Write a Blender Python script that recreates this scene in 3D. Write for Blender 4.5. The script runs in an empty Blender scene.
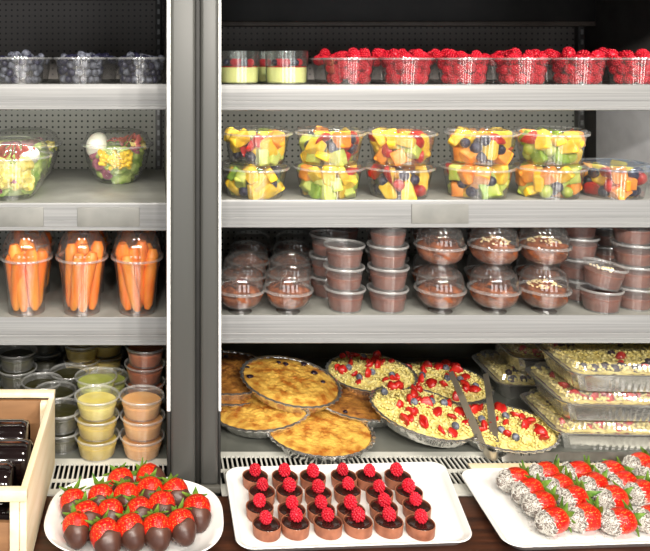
import bpy, bmesh, math, random
import numpy as np
from mathutils import Vector, Matrix, Euler, noise as mnoise

S = bpy.context.scene
C = S.collection
PI = math.pi

# ------------------------------------------------------------------ camera, world, lights, exposure
F, VX, VY, CAMZ = 750.0, 155.0, 60.0, 1.55          # focal length in pixels, vanishing point, eye height
cam_d = bpy.data.cameras.new('camera'); cam = bpy.data.objects.new('camera', cam_d); C.objects.link(cam)
cam.location = (0, 0, CAMZ); cam.rotation_euler = (PI/2, 0, 0)
cam_d.sensor_fit = 'HORIZONTAL'; cam_d.sensor_width = 36; cam_d.lens = F/650*36
cam_d.shift_x = (325-VX)/650; cam_d.shift_y = -(275.5-VY)/650
cam_d.clip_start = 0.05
S.camera = cam
S.view_settings.view_transform = 'Standard'; S.view_settings.look = 'None'
S.view_settings.gamma = 1; S.view_settings.use_curve_mapping = False
S.view_settings.exposure = 0.14
w = bpy.data.worlds.new('world'); S.world = w; w.use_nodes = True
w.node_tree.nodes['Background'].inputs[0].default_value = (1, .93, .84, 1)
w.node_tree.nodes['Background'].inputs[1].default_value = 0.07
S.cycles.max_bounces = 10; S.cycles.transparent_max_bounces = 40; S.cycles.use_denoising = True
S.cycles.sample_clamp_indirect = 4.0

def area(name, loc, target, sx, sy, power, col=(1, .9, .76)):
    l = bpy.data.lights.new(name, 'AREA'); l.shape = 'RECTANGLE'; l.size = sx; l.size_y = sy; l.energy = power; l.color = col
    o = bpy.data.objects.new(name, l); C.objects.link(o); o.location = loc
    o.rotation_euler = (Vector(target)-Vector(loc)).to_track_quat('-Z', 'Y').to_euler()
    return o
for lx, e in ((-.9, 20), (-.3, 22), (.3, 26), (.9, 32), (1.5, 40)):      # row of ceiling spots behind the shopper
    area('ceiling_spot', (lx, -1.15, 2.45), (lx*.7+.15, 1.50, 1.15), .16, .16, e, (1, .95, .87))
for lx, e in ((-.5, 10), (.3, 11), (1.1, 13)):                             # ceiling spots over the counter
    area('counter_spot', (lx, .45, 2.85), (lx*.8+.1, 1.30, .8), .16, .16, e, (1, .93, .82))
area('added_fill_panel', (.5, -1.6, 2.75), (.35, 1.5, 1.1), 2.6, 1.0, 1, (1, .94, .85))  # unseen soft panel added to fill the case interiors
for lx, e in ((-1.9, 14), (-.35, 14), (1.2, 14), (2.9, 15)):       # unseen tall panels added for streaks on the plastic and front fill
    area('added_streak_panel', (lx, -2.4, .85), (lx*.6+.1, 1.6, 1.2), .85, 1.5, e, (.96, .98, 1))
for lx0, lx1, e in ((-.5, .0, .85), (.14, 1.08, 1.3)):   # lamp strips behind the lip of the top shelf
    area('shelf_lamp', ((lx0+lx1)/2, 1.50, 1.470), ((lx0+lx1)/2, 1.85, 1.30), lx1-lx0, .012, e, (1, .96, .88))

def at(px, py, z):
    """point of the plane at height z behind picture point (px, py)"""
    Y = (CAMZ-z)*F/(py-VY)
    return ((px-VX)/F*Y, Y)
def PX(px, Y): return (px-VX)/F*Y

# ------------------------------------------------------------------ materials
def lin(c):
    return tuple(((v/255)/12.92 if v/255 <= .04045 else ((v/255+.055)/1.055)**2.4) for v in c) + (1,)
def newmat(name):
    m = bpy.data.materials.new(name); m.use_nodes = True
    return m, m.node_tree, m.node_tree.nodes['Principled BSDF']
def mat(name, c1, c2=None, rough=.5, metal=0, scale=30, bump=0, bscale=None, spec=.5, detail=4, sss=0, coat=0, lo=.35, hi=.65, var=0, stretch=None):
    m, nt, b = newmat(name)
    tc = nt.nodes.new('ShaderNodeTexCoord')
    src = tc.outputs['Object']
    if stretch:
        mp = nt.nodes.new('ShaderNodeMapping'); mp.inputs['Scale'].default_value = stretch
        nt.links.new(src, mp.inputs[0]); src = mp.outputs[0]
    n = nt.nodes.new('ShaderNodeTexNoise'); n.inputs['Scale'].default_value = scale; n.inputs['Detail'].default_value = detail
    nt.links.new(src, n.inputs['Vector'])
    r = nt.nodes.new('ShaderNodeValToRGB'); nt.links.new(n.outputs[0], r.inputs[0])
    r.color_ramp.elements[0].position = lo; r.color_ramp.elements[1].position = hi
    r.color_ramp.elements[0].color = lin(c1); r.color_ramp.elements[1].color = lin(c2 or c1)
    out = r.outputs[0]
    if var:
        oi = nt.nodes.new('ShaderNodeObjectInfo'); hs = nt.nodes.new('ShaderNodeHueSaturation')
        mr = nt.nodes.new('ShaderNodeMapRange'); mr.inputs[3].default_value = 1-var; mr.inputs[4].default_value = 1+var
        nt.links.new(oi.outputs['Random'], mr.inputs[0]); nt.links.new(mr.outputs[0], hs.inputs['Value'])
        nt.links.new(out, hs.inputs['Color']); out = hs.outputs[0]
    nt.links.new(out, b.inputs['Base Color'])
    b.inputs['Roughness'].default_value = rough; b.inputs['Metallic'].default_value = metal
    b.inputs['Specular IOR Level'].default_value = spec
    if sss:
        b.inputs['Subsurface Weight'].default_value = sss; b.inputs['Subsurface Radius'].default_value = (.006, .003, .002); b.inputs['Subsurface Scale'].default_value = 1
    if coat: b.inputs['Coat Weight'].default_value = coat; b.inputs['Coat Roughness'].default_value = .08
    if bump:
        n2 = nt.nodes.new('ShaderNodeTexNoise'); n2.inputs['Scale'].default_value = bscale or scale*2; n2.inputs['Detail'].default_value = 5
        nt.links.new(src, n2.inputs['Vector'])
        bp = nt.nodes.new('ShaderNodeBump'); bp.inputs['Strength'].default_value = bump; bp.inputs['Distance'].default_value = .002
        nt.links.new(n2.outputs[0], bp.inputs['Height']); nt.links.new(bp.outputs[0], b.inputs['Normal'])
    return m
ANI = .92
def clear(name, tint=(1, 1, 1), frost=.04, base=.05, edge=.45, rough=.06, bump=0, streak=0):
    m = bpy.data.materials.new(name); m.use_nodes = True; nt = m.node_tree; nt.nodes.clear()
    o = nt.nodes.new('ShaderNodeOutputMaterial')
    t = nt.nodes.new('ShaderNodeBsdfTransparent'); t.inputs[0].default_value = (*tint, 1)
    g = nt.nodes.new('ShaderNodeBsdfGlossy'); g.inputs['Roughness'].default_value = rough
    d = nt.nodes.new('ShaderNodeBsdfDiffuse'); d.inputs[0].default_value = (.9, .9, .88, 1)
    lw = nt.nodes.new('ShaderNodeLayerWeight'); lw.inputs[0].default_value = .5
    p = nt.nodes.new('ShaderNodeMath'); p.operation = 'POWER'; p.inputs[1].default_value = 3; nt.links.new(lw.outputs['Facing'], p.inputs[0])
    ma = nt.nodes.new('ShaderNodeMath'); ma.operation = 'MULTIPLY_ADD'; ma.inputs[1].default_value = edge; ma.inputs[2].default_value = base
    nt.links.new(p.outputs[0], ma.inputs[0])
    m1 = nt.nodes.new('ShaderNodeMixShader'); m1.inputs[0].default_value = frost
    nt.links.new(t.outputs[0], m1.inputs[1]); nt.links.new(d.outputs[0], m1.inputs[2])
    m2 = nt.nodes.new('ShaderNodeMixShader'); nt.links.new(ma.outputs[0], m2.inputs[0])
    nt.links.new(m1.outputs[0], m2.inputs[1]); nt.links.new(g.outputs[0], m2.inputs[2])
    out = m2.outputs[0]
    if streak:                                   # fine drawn lines of moulded plastic stretch the highlights up and down the wall
        an = nt.nodes.new('ShaderNodeBsdfAnisotropic'); an.inputs['Roughness'].default_value = .34; an.inputs['Anisotropy'].default_value = ANI
        tg_ = nt.nodes.new('ShaderNodeTangent'); tg_.direction_type = 'RADIAL'; tg_.axis = 'Z'; nt.links.new(tg_.outputs[0], an.inputs['Tangent'])
        m3 = nt.nodes.new('ShaderNodeMixShader'); m3.inputs[0].default_value = streak
        nt.links.new(out, m3.inputs[1]); nt.links.new(an.outputs[0], m3.inputs[2]); out = m3.outputs[0]
    nt.links.new(out, o.inputs[0])
    n = nt.nodes.new('ShaderNodeTexNoise'); n.inputs['Scale'].default_value = 60
    tc = nt.nodes.new('ShaderNodeTexCoord'); nt.links.new(tc.outputs['Object'], n.inputs['Vector'])
    bp = nt.nodes.new('ShaderNodeBump'); bp.inputs['Strength'].default_value = bump or .08; bp.inputs['Distance'].default_value = .002
    nt.links.new(n.outputs[0], bp.inputs['Height']); nt.links.new(bp.outputs[0], g.inputs['Normal'])
    return m
def pegmat(name, c, hole, pitch=.0152, rad=.0027):
    m, nt, b = newmat(name); N = nt.nodes.new; L = nt.links.new
    tc = N('ShaderNodeTexCoord'); sp = N('ShaderNodeSeparateXYZ'); L(tc.outputs['Object'], sp.inputs[0])
    sq = []
    for ax in ('X', 'Z'):
        a = N('ShaderNodeMath'); a.operation = 'MULTIPLY'; a.inputs[1].default_value = 1/pitch; L(sp.outputs[ax], a.inputs[0])
        f = N('ShaderNodeMath'); f.operation = 'FRACT'; L(a.outputs[0], f.inputs[0])
        s = N('ShaderNodeMath'); s.operation = 'SUBTRACT'; s.inputs[1].default_value = .5; L(f.outputs[0], s.inputs[0])
        q = N('ShaderNodeMath'); q.operation = 'MULTIPLY'; L(s.outputs[0], q.inputs[0]); L(s.outputs[0], q.inputs[1]); sq.append(q)
    ad = N('ShaderNodeMath'); ad.operation = 'ADD'; L(sq[0].outputs[0], ad.inputs[0]); L(sq[1].outputs[0], ad.inputs[1])
    lt = N('ShaderNodeMath'); lt.operation = 'LESS_THAN'; lt.inputs[1].default_value = (rad/pitch)**2; L(ad.outputs[0], lt.inputs[0])
    mx = N('ShaderNodeMix'); mx.data_type = 'RGBA'; L(lt.outputs[0], mx.inputs['Factor'])
    mx.inputs['A'].default_value = lin(c); mx.inputs['B'].default_value = lin(hole); L(mx.outputs['Result'], b.inputs['Base Color'])
    b.inputs['Roughness'].default_value = .5
    return m
def seedmat(name, c1, c2, seed, scale=330, var=.12):
    m, nt, b = newmat(name); N = nt.nodes.new; L = nt.links.new
    tc = N('ShaderNodeTexCoord'); v = N('ShaderNodeTexVoronoi'); v.inputs['Scale'].default_value = scale; L(tc.outputs['Object'], v.inputs['Vector'])
    v.inputs['Randomness'].default_value = .55
    n = N('ShaderNodeTexNoise'); n.inputs['Scale'].default_value = 45; L(tc.outputs['Object'], n.inputs['Vector'])
    r0 = N('ShaderNodeValToRGB'); L(n.outputs[0], r0.inputs[0]); r0.color_ramp.elements[0].color = lin(c1); r0.color_ramp.elements[1].color = lin(c2)
    r0.color_ramp.elements[0].position = .35; r0.color_ramp.elements[1].position = .7
    r = N('ShaderNodeValToRGB'); L(v.outputs['Distance'], r.inputs[0]); r.color_ramp.elements[0].position = .20; r.color_ramp.elements[1].position = .27
    r.color_ramp.elements[0].color = (1, 1, 1, 1); r.color_ramp.elements[1].color = (0, 0, 0, 1)
    mx = N('ShaderNodeMix'); mx.data_type = 'RGBA'; L(r.outputs[0], mx.inputs['Factor']); L(r0.outputs[0], mx.inputs['A']); mx.inputs['B'].default_value = lin(seed)
    oi = N('ShaderNodeObjectInfo'); hs = N('ShaderNodeHueSaturation'); mr = N('ShaderNodeMapRange'); mr.inputs[3].default_value = 1-var; mr.inputs[4].default_value = 1+var
    L(oi.outputs['Random'], mr.inputs[0]); L(mr.outputs[0], hs.inputs['Value']); L(mx.outputs['Result'], hs.inputs['Color'])
    L(hs.outputs[0], b.inputs['Base Color']); b.inputs['Roughness'].default_value = .28
    bp = N('ShaderNodeBump'); bp.inputs['Strength'].default_value = .5; bp.inputs['Distance'].default_value = .0012; L(v.outputs['Distance'], bp.inputs['Height']); L(bp.outputs[0], b.inputs['Normal'])
    return m

M = dict(
    post=mat('grey_post_metal', (68, 68, 65), (77, 77, 74), .42, 0, 12, spec=.5, stretch=(1, 1, .05)),
    trim=mat('white_plastic_trim', (250, 250, 246), None, .35),
    black=mat('black_rubber', (18, 17, 15), (26, 25, 22), .6),
    foot=mat('post_foot_metal', (70, 68, 62), (84, 82, 76), .45),
    shelf=mat('shelf_sheet_metal', (128, 128, 122), (142, 142, 136), .38, 0, 20),
    rail=mat('price_rail_metal', (122, 122, 122), (140, 140, 139), .32, 0, 8, stretch=(.4, 1, 60)),
    holder=mat('grey_label_strip', (118, 118, 114), (134, 133, 128), .4, 0, 20),
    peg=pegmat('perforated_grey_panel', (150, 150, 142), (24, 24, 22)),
    peg_shade=pegmat('perforated_panel_painted_shade', (98, 92, 88), (16, 15, 14)),  # darker copy of the grey panel, canopy shade put into its colour
    side=mat('dark_side_panel', (62, 60, 58), (74, 72, 70), .45),
    sidel=mat('grey_side_panel', (176, 175, 178), (194, 193, 196), .45, 0, 15),
    canopy=mat('black_canopy', (20, 18, 17), (28, 25, 23), .6),
    ledge=mat('brown_ledge_metal', (84, 74, 68), (96, 86, 78), .5),
    deck=mat('deck_sheet_metal', (84, 86, 80), (104, 105, 98), .36, 0, 9),
    grille=mat('cream_grille_metal', (196, 195, 186), (210, 209, 200), .4, 0, 20),
    counter=mat('dark_brown_wood_counter', (46, 24, 15), (82, 46, 28), .34, 0, 10, stretch=(1, 9, 9), bump=.05),
    wall=mat('shop_wall_paint', (70, 66, 62), (78, 74, 70), .8), floor=mat('shop_floor_tile', (110, 104, 96), (126, 120, 110), .5),
    white=mat('white_glazed_melamine', (238, 237, 234), (244, 243, 240), .16, 0, 12, coat=.3),
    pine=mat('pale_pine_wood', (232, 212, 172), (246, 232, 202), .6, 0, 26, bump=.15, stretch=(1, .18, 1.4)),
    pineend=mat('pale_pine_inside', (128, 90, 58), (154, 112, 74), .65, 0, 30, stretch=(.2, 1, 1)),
    bottle=mat('dark_bottle_glass', (14, 9, 10), (26, 15, 15), .07, 0, 10, coat=1),
    bottle_cap=mat('bronze_bottle_cap', (128, 98, 66), (150, 120, 84), .3, .8),
    clear=clear('clear_plastic', frost=.03, base=.08, edge=.75, rough=.05, streak=.16),
    clearrim=clear('clear_flange_plastic', frost=.22, base=.24, edge=.6, rough=.08),
    ribs=clear('ribbed_clear_lid', frost=.10, base=.16, edge=.6, rough=.10),
    sheen_rim=clear('flange_painted_bluish_sheen', (.62, .76, 1), frost=.12, base=.16, edge=.6, rough=.08),  # bluish reflection put into the tint of the flange
    sheen_lid=clear('lid_painted_bluish_sheen', (.72, .84, 1), frost=.06, base=.12, edge=.7, rough=.05),  # bluish sheen on the lid painted as a tint
    clearlid=clear('clear_lid_plastic', frost=.03, base=.12, edge=.85, rough=.04, bump=.06),
    frosted=clear('frosted_plastic', frost=.07, base=.05, edge=.45, rough=.12, streak=.07),
    frostrim=clear('frosted_plastic_rim', frost=.22, base=.14, edge=.55, rough=.18),
    glass=clear('clear_glass', (.97, 1, .98), frost=.01, base=.06, edge=.6, rough=.02, streak=.05),
    foil=mat('aluminium_foil', (214, 213, 210), (236, 235, 232), .2, .93, 30, bump=.6, bscale=60),
    bladesteel=mat('brushed_blade_steel', (122, 120, 114), (142, 140, 134), .42, .8, 40),
    steel=mat('polished_steel', (196, 188, 172), (214, 206, 190), .3, .85, 20),
    rasp=mat('raspberry_red', (198, 12, 34), (224, 36, 60), .36, 0, 120, sss=.15, var=.18, lo=.3, hi=.7),
    blue=mat('blueberry_bloom', (54, 56, 68), (136, 140, 154), .55, 0, 110, var=.25, lo=.35, hi=.75),
    bluedark=mat('blueberry_dark', (26, 24, 44), (54, 54, 80), .35, 0, 90, var=.2),
    straw=seedmat('strawberry_skin', (188, 12, 8), (220, 36, 18), (232, 160, 66)),
    strawcut=mat('cut_strawberry', (164, 12, 16), (206, 48, 38), .32, 0, 70, var=.1, sss=.1),
    leaf=mat('strawberry_leaf', (62, 110, 26), (126, 160, 62), .5, 0, 90),
    choc=mat('chocolate_coating', (66, 37, 28), (86, 52, 40), .38, 0, 60, bump=.12),
    coco=mat('coconut_shreds', (186, 181, 172), (226, 222, 214), .7, 0, 200),
    cocobase=mat('coconut_chocolate_base', (92, 80, 72), (150, 140, 132), .7, 0, 300),
    shell=mat('chocolate_tart_shell', (136, 80, 56), (166, 104, 76), .55, 0, 60, bump=.12),
    ganache=mat('glossy_ganache', (40, 20, 17), (52, 27, 22), .16, 0, 30, coat=.4),
    mousse=mat('chocolate_mousse', (98, 50, 36), (124, 70, 52), .5, 0, 60, bump=.3, bscale=120, sss=.05),
    mousse2=mat('whipped_chocolate_mousse', (108, 54, 30), (156, 90, 53), .34, 0, 90, bump=.15),
    shav=mat('dark_chocolate_shavings', (58, 30, 22), (96, 56, 40), .5, 0, 60),
    nuts=mat('chopped_nuts', (222, 196, 140), (240, 222, 176), .6, 0, 90),
    soupy=mat('yellow_soup', (216, 198, 104), (228, 214, 126), .3, 0, 40),
    soupyd=mat('mustard_yellow_soup', (196, 170, 74), (210, 186, 92), .4, 0, 40),
    soupg=mat('pale_green_soup', (190, 198, 92), (206, 210, 116), .3, 0, 40),
    soupo=mat('orange_soup', (226, 166, 106), (238, 186, 126), .35, 0, 40),
    soupr=mat('tomato_soup', (176, 96, 58), (192, 112, 72), .4, 0, 40),
    pesto=mat('dark_green_soup', (40, 40, 12), (62, 58, 20), .4, 0, 60),
    custard=mat('cream_custard', (226, 218, 142), (234, 228, 160), .4, 0, 30, sss=.1),
    compote=mat('red_fruit_compote', (150, 22, 16), (196, 46, 30), .25, 0, 90, bump=.2),
    carrot=mat('peeled_carrot', (252, 122, 16), (255, 174, 66), .42, 0, 40, bump=.06, var=.08, sss=.1, stretch=(1, 1, .25)),
    egg=mat('boiled_egg_white', (238, 236, 220), (246, 244, 232), .3, sss=.15), yolk=mat('egg_yolk', (240, 200, 70), (246, 214, 96), .5),
    corn=mat('sweetcorn', (250, 206, 24), (255, 222, 64), .35, 0, 90, var=.1),
    lettuce=mat('green_lettuce', (126, 176, 40), (218, 230, 140), .45, 0, 55, lo=.3, hi=.7),
    radic=mat('purple_radicchio', (110, 26, 56), (196, 120, 140), .45, 0, 60),
    ham=mat('pink_ham_strip', (150, 50, 50), (214, 128, 110), .4, 0, 60, var=.12),
    cheese=mat('yellow_salad_chunk', (232, 210, 90), (246, 236, 160), .4, 0, 60, var=.08),
    pine_f=mat('pineapple_flesh', (238, 190, 30), (250, 214, 78), .35, 0, 60, bump=.2, var=.08, sss=.1, stretch=(1, 1, .3)),
    melon=mat('orange_melon_flesh', (246, 140, 36), (252, 172, 76), .35, 0, 40, var=.08, sss=.1),
    honeydew=mat('green_melon_flesh', (176, 196, 70), (212, 220, 118), .35, 0, 40, var=.1, sss=.1),
    kiwi=mat('kiwi_flesh', (110, 150, 30), (150, 182, 62), .35, 0, 70, var=.1),
    grape=mat('green_grape', (150, 170, 60), (184, 196, 92), .2, 0, 30, var=.1),
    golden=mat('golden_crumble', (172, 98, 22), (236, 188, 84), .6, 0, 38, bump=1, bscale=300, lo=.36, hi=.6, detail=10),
    golden_shade=mat('golden_crumble_painted_shade', (112, 62, 22), (190, 130, 56), .6, 0, 38, bump=1, bscale=300, lo=.36, hi=.62, detail=10),  # shaded copy of the golden crust, shade put into its colour
    crumb=mat('pale_yellow_crumble', (216, 196, 104), (238, 224, 154), .65, 0, 70, bump=.5, bscale=300),
    berrystain=mat('dark_berry', (28, 18, 30), (52, 30, 48), .3, 0, 70),
    redjam=mat('red_berry_layer', (120, 16, 20), (180, 40, 40), .3, 0, 90, bump=.3),
)

# ------------------------------------------------------------------ mesh helpers
def finish(bm, name, mats, sharp=.7, smooth=True):
    me = bpy.data.meshes.new(name)
    bmesh.ops.recalc_face_normals(bm, faces=bm.faces)
    bm.to_mesh(me); bm.free()
    for m in (mats if isinstance(mats, (list, tuple)) else [mats]): me.materials.append(M[m])
    if smooth:
        me.shade_smooth(); me.set_sharp_from_angle(angle=sharp)
    return me
def loft(bm, rings, cap0=False, cap1=False, mi=0):
    vr = [[bm.verts.new(p) for p in r] for r in rings]
    for a, b in zip(vr, vr[1:]):
        n = len(a)
        for i in range(n):
            f = bm.faces.new((a[i], a[(i+1) % n], b[(i+1) % n], b[i])); f.material_index = mi
    if cap0: bm.faces.new(vr[0][::-1]).material_index = mi
    if cap1: bm.faces.new(vr[-1]).material_index = mi
    return vr
def circ(r, z, n=32, fn=None):
    return [Vector(((r*(fn(2*PI*i/n) if fn else 1))*math.cos(2*PI*i/n), (r*(fn(2*PI*i/n) if fn else 1))*math.sin(2*PI*i/n), z)) for i in range(n)]
def lathe(bm, prof, n=32, mi=0, fn=None, M4=None):
    rings = [circ(max(r, 1e-4), z, n, fn) for r, z in prof]
    if M4: rings = [[M4 @ p for p in r] for r in rings]
    loft(bm, rings, prof[0][0] <= 2e-4, prof[-1][0] <= 2e-4, mi)
def lathe_me(name, mats, prof, n=32, fn=None, sharp=.7):
    bm = bmesh.new(); lathe(bm, prof, n, 0, fn); return finish(bm, name, mats, sharp)
def box(bm, x0, x1, y0, y1, z0, z1, bev=0, mi=0):
    r = bmesh.ops.create_cube(bm, size=1)
    for v in r['verts']:
        v.co = Vector((x0+(v.co.x+.5)*(x1-x0), y0+(v.co.y+.5)*(y1-y0), z0+(v.co.z+.5)*(z1-z0)))
    fs = list({f for v in r['verts'] for f in v.link_faces})
    for f in fs: f.material_index = mi
    if bev:
        bmesh.ops.bevel(bm, geom=list({e for f in fs for e in f.edges}), offset=bev, segments=2, affect='EDGES', profile=.5)
def rrect(w, d, rad, z, k=6, cx=0, cy=0, quad=None, flute=0, nf=0):
    rad = min(rad, w/2-1e-5, d/2-1e-5); pts = []
    for ci, (sx, sy) in enumerate(((1, 1), (-1, 1), (-1, -1), (1, -1))):
        for j in range(k+1):
            a = ci*PI/2 + j/k*PI/2
            pts.append(Vector((sx*(w/2-rad)+rad*math.cos(a)+cx, sy*(d/2-rad)+rad*math.sin(a)+cy, z)))
    return pts
def tube(bm, pts, rads, n=10, mi=0, flat=1.0):
    pts = [Vector(p) for p in pts]; rings = []
    up = Vector((0, 0, 1))
    for i, p in enumerate(pts):
        t = (pts[min(i+1, len(pts)-1)]-pts[max(i-1, 0)]).normalized()
        if abs(t.dot(up)) > .95: u = t.cross(Vector((1, 0, 0))).normalized()
        else: u = t.cross(up).normalized()
        v = u.cross(t).normalized(); r = rads[i] if isinstance(rads, (list, tuple)) else rads
        rings.append([p+u*(r*math.cos(2*PI*k/n))+v*(r*flat*math.sin(2*PI*k/n)) for k in range(n)])
    loft(bm, rings, True, True, mi)
def ico(bm, r, loc, sub=1, sc=(1, 1, 1), rot=None, mi=0):
    m4 = Matrix.Translation(loc) @ (rot.to_matrix().to_4x4() if rot else Matrix()) @ Matrix.Diagonal((*sc, 1))
    g = bmesh.ops.create_icosphere(bm, subdivisions=sub, radius=r, matrix=m4)
    for f in {f for v in g['verts'] for f in v.link_faces}: f.material_index = mi

def ob(name, me, parent=None, loc=(0, 0, 0), rot=(0, 0, 0), sc=None):
    o = bpy.data.objects.new(name, me); C.objects.link(o); o.location = loc; o.rotation_euler = rot
    if sc is not None: o.scale = (sc, sc, sc) if isinstance(sc, (int, float)) else sc
    if parent is not None: o.parent = parent
    return o
def tag(o, label, cat, group=None, kind=None):
    o['label'] = label; o['category'] = cat
    if group: o['group'] = group
    if kind: o['kind'] = kind
    return o
def thing(name, label, cat, group=None, loc=(0, 0, 0), rot=(0, 0, 0)):
    return tag(ob(name, None, None, loc, rot), label, cat, group)
def struct(name, me, loc=(0, 0, 0)):
    o = ob(name, me, None, loc); o['kind'] = 'structure'; return o
def boxes(name, mats, lst, bev=.0015):
    bm = bmesh.new()
    for b in lst: box(bm, *b[:6], bev, b[6] if len(b) > 6 else 0)
    return finish(bm, name, mats, .5)
def aim(d):
    return Vector(d).normalized().to_track_quat('Z', 'Y').to_euler()
ORD = ['first', 'second', 'third', 'fourth', 'fifth', 'sixth', 'seventh', 'eighth']

# ------------------------------------------------------------------ the room and the two display cases
DECK = .79
struct('floor', boxes('floor', 'floor', [(-2, 3, -2, 2.6, -.05, 0)]))
struct('wall_back', boxes('wall_back', 'wall', [(-2, 3, 2.25, 2.35, 0, 3.0)]))

LZ = dict(l=(1.501, 1.268, 1.044), r=(1.500, 1.274, 1.048))
def shelf_mesh(x0, x1, lip):
    bm = bmesh.new(); box(bm, x0, x1, 1.474, 1.945, -.014, 0, .001); return finish(bm, 'shelf', 'shelf', .5)
def rail_mesh(x0, x1, h):
    bm = bmesh.new()
    prof = [(1.474, .001), (1.470, .002), (1.4680, -.004), (1.4680, -h*.60), (1.4686, -h*.62), (1.4680, -h*.64), (1.468, -h*.82), (1.4655, -h*.86), (1.465, -h*.97), (1.467, -h), (1.474, -h)]
    a = [bm.verts.new((x0, y, z)) for y, z in prof]; b = [bm.verts.new((x1, y, z)) for y, z in prof]
    n = len(prof)
    for i in range(n): bm.faces.new((a[i], a[(i+1) % n], b[(i+1) % n], b[i]))
    bm.faces.new(a); bm.faces.new(b[::-1])
    return finish(bm, 'price_rail', 'rail', .35)
def grille_mesh(x0, x1, y0, r1, r2, y3):
    """bars between cross strips: two rows of slots"""
    bm = bmesh.new(); z0, z1 = DECK-.003, DECK
    for a, b in ((y0, r2[0]), (r2[1], r1[0]), (r1[1], y3)): box(bm, x0, x1, a, b, z0, z1)
    p = .0092; n = int((x1-x0)/p)
    for i in range(n+1):
        x = x0+i*p
        for a, b in (r2, r1): box(bm, x, x+.0032, a, b, z0, z1)
    return finish(bm, 'grille', 'grille', .5, False)

def cooler(side, x0, x1, label):
    t = thing('display_cooler', label, 'refrigerated display case', 'open display coolers', ((x0+x1)/2, 1.95, 0))
    T = Vector(t.location)
    def P(name, me, par=t, loc=(0, 0, 0)): return ob(name, me, par, Vector(loc)-(T if par is t else Vector((0, 0, 0))))
    zs = LZ[side]
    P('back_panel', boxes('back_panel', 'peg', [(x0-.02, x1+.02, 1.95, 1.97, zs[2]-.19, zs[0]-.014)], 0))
    P('upper_back_panel', boxes('upper_back_panel', 'peg_shade', [(x0-.02, x1+.02, 1.95, 1.97, zs[0]-.014, 1.80)], 0))  # same panel higher up, with shade painted into its colour
    P('kick_panel', boxes('kick_panel', 'deck', [(x0-.02, x1+.02, 1.915, 1.97, DECK-.02, zs[2]-.185)], .004))
    for k, z in enumerate(zs):
        s = P('shelf', shelf_mesh(x0, x1, .05), t, (0, 0, z))
        h = .0485 if k == 0 else .052
        ob('price_rail', rail_mesh(x0, x1, h), s)
        if k == 1:
            for a, b in (((-.32, -.218), (-.152, -.030)) if side == 'l' else ((.502, .613),)):
                ob('label_strip', boxes('label_strip', 'holder', [(a, b, 1.4655, 1.469, -.044, -.006)], .0008), s)
    P('deck', boxes('deck', 'deck', [(x0, x1, 1.43 if side == 'l' else 1.455, 1.93, DECK-.012, DECK-.0005)], .001))
    if side == 'l': g = grille_mesh(x0, x1, 1.312, (1.361, 1.411), (1.329, 1.354), 1.43)
    else: g = grille_mesh(x0, x1, 1.312, (1.394, 1.438), (1.345, 1.386), 1.455)
    P('air_grille', g)
    P('grille_well', boxes('grille_well', 'black', [(x0, x1, 1.312, 1.46, DECK-.115, DECK-.09)], 0))
    P('canopy', boxes('canopy', 'canopy', [(x0-.02, x1+.02, 1.335, 1.97, 1.705, 1.90)], .004))
    P('plinth', boxes('plinth', 'side', [(x0-.02, x1+.02, 1.335, 1.97, 0, DECK-.118)], .004))
    return t, P
t, P = cooler('l', -.75, .0225, 'open refrigerated display case holding blueberries, salads and carrots')
P('side_panel', boxes('side_panel', 'side', [(.0225, .049, 1.345, 1.97, DECK-.08, 1.8)], .002))
P('side_panel', boxes('side_panel', 'side', [(-.785, -.75, 1.345, 1.97, 0, 1.8)], .002))
def slotted(x, z0, z1, y=1.93):
    bm = bmesh.new(); box(bm, x-.008, x+.008, y, y+.02, z0, z1, .001)
    z = z0+.02
    while z < z1-.02:
        box(bm, x-.003, x+.003, y-.003, y, z, z+.013, 0, 1); z += .026
    return finish(bm, 'shelf_upright', ['side', 'rail'], .5)
P('shelf_upright', slotted(.009, DECK, 1.77))
def post(x0, x1, z1=1.8):
    bm = bmesh.new(); box(bm, x0, x1, 1.318, 1.36, DECK+.012, z1, .006); return finish(bm, 'front_post', 'post', .9)
P('front_post', post(.0275, .0715)); P('edge_trim', boxes('edge_trim', 'trim', [(.0208, .0272, 1.318, 1.352, .932, 1.8)], .0015))
P('edge_seal', boxes('edge_seal', 'black', [(.0215, .0272, 1.322, 1.352, DECK, .930)], .001))
P('post_foot', boxes('post_foot', 'foot', [(.0285, .0705, 1.316, 1.358, DECK, DECK+.012)], .002))
t, P = cooler('r', .117, 1.115, 'open refrigerated display case holding raspberries, fruit tubs, mousse and pies')
P('front_post', post(.0800, .1115)); P('edge_trim', boxes('edge_trim', 'trim', [(.1117, .1165, 1.318, 1.352, .932, 1.8)], .0015))
P('edge_seal', boxes('edge_seal', 'black', [(.1117, .1160, 1.322, 1.352, DECK, .930)], .001))
P('post_foot', boxes('post_foot', 'foot', [(.0805, .1150, 1.314, 1.358, DECK, DECK+.012)], .002))
P('side_panel', boxes('side_panel', 'side', [(.086, .117, 1.36, 1.97, DECK-.08, 1.8)], .002))
P('side_panel', boxes('side_panel', 'side', [(1.115, 1.15, 1.335, 1.97, 0, 1.8)], .002))
P('shelf_upright', slotted(1.098, DECK, 1.77))
bm = bmesh.new()
ring = []
for q in rrect(.46, .225, .04, 0, 6): ring.append(Vector((1.106, 1.65+q.x, 1.375+q.y)))
loft(bm, [[p+Vector((.008, 0, 0)) for p in ring], ring], True, True)
P('end_liner', finish(bm, 'end_liner', 'sidel', .5))
P('top_ledge', boxes('top_ledge', 'ledge', [(.117, 1.13, 1.90, 1.95, 1.636, 1.648)], .002))
P('canopy_liner', boxes('canopy_liner', 'canopy', [(.117, 1.13, 1.90, 1.948, 1.648, 1.77)], .002))
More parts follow.
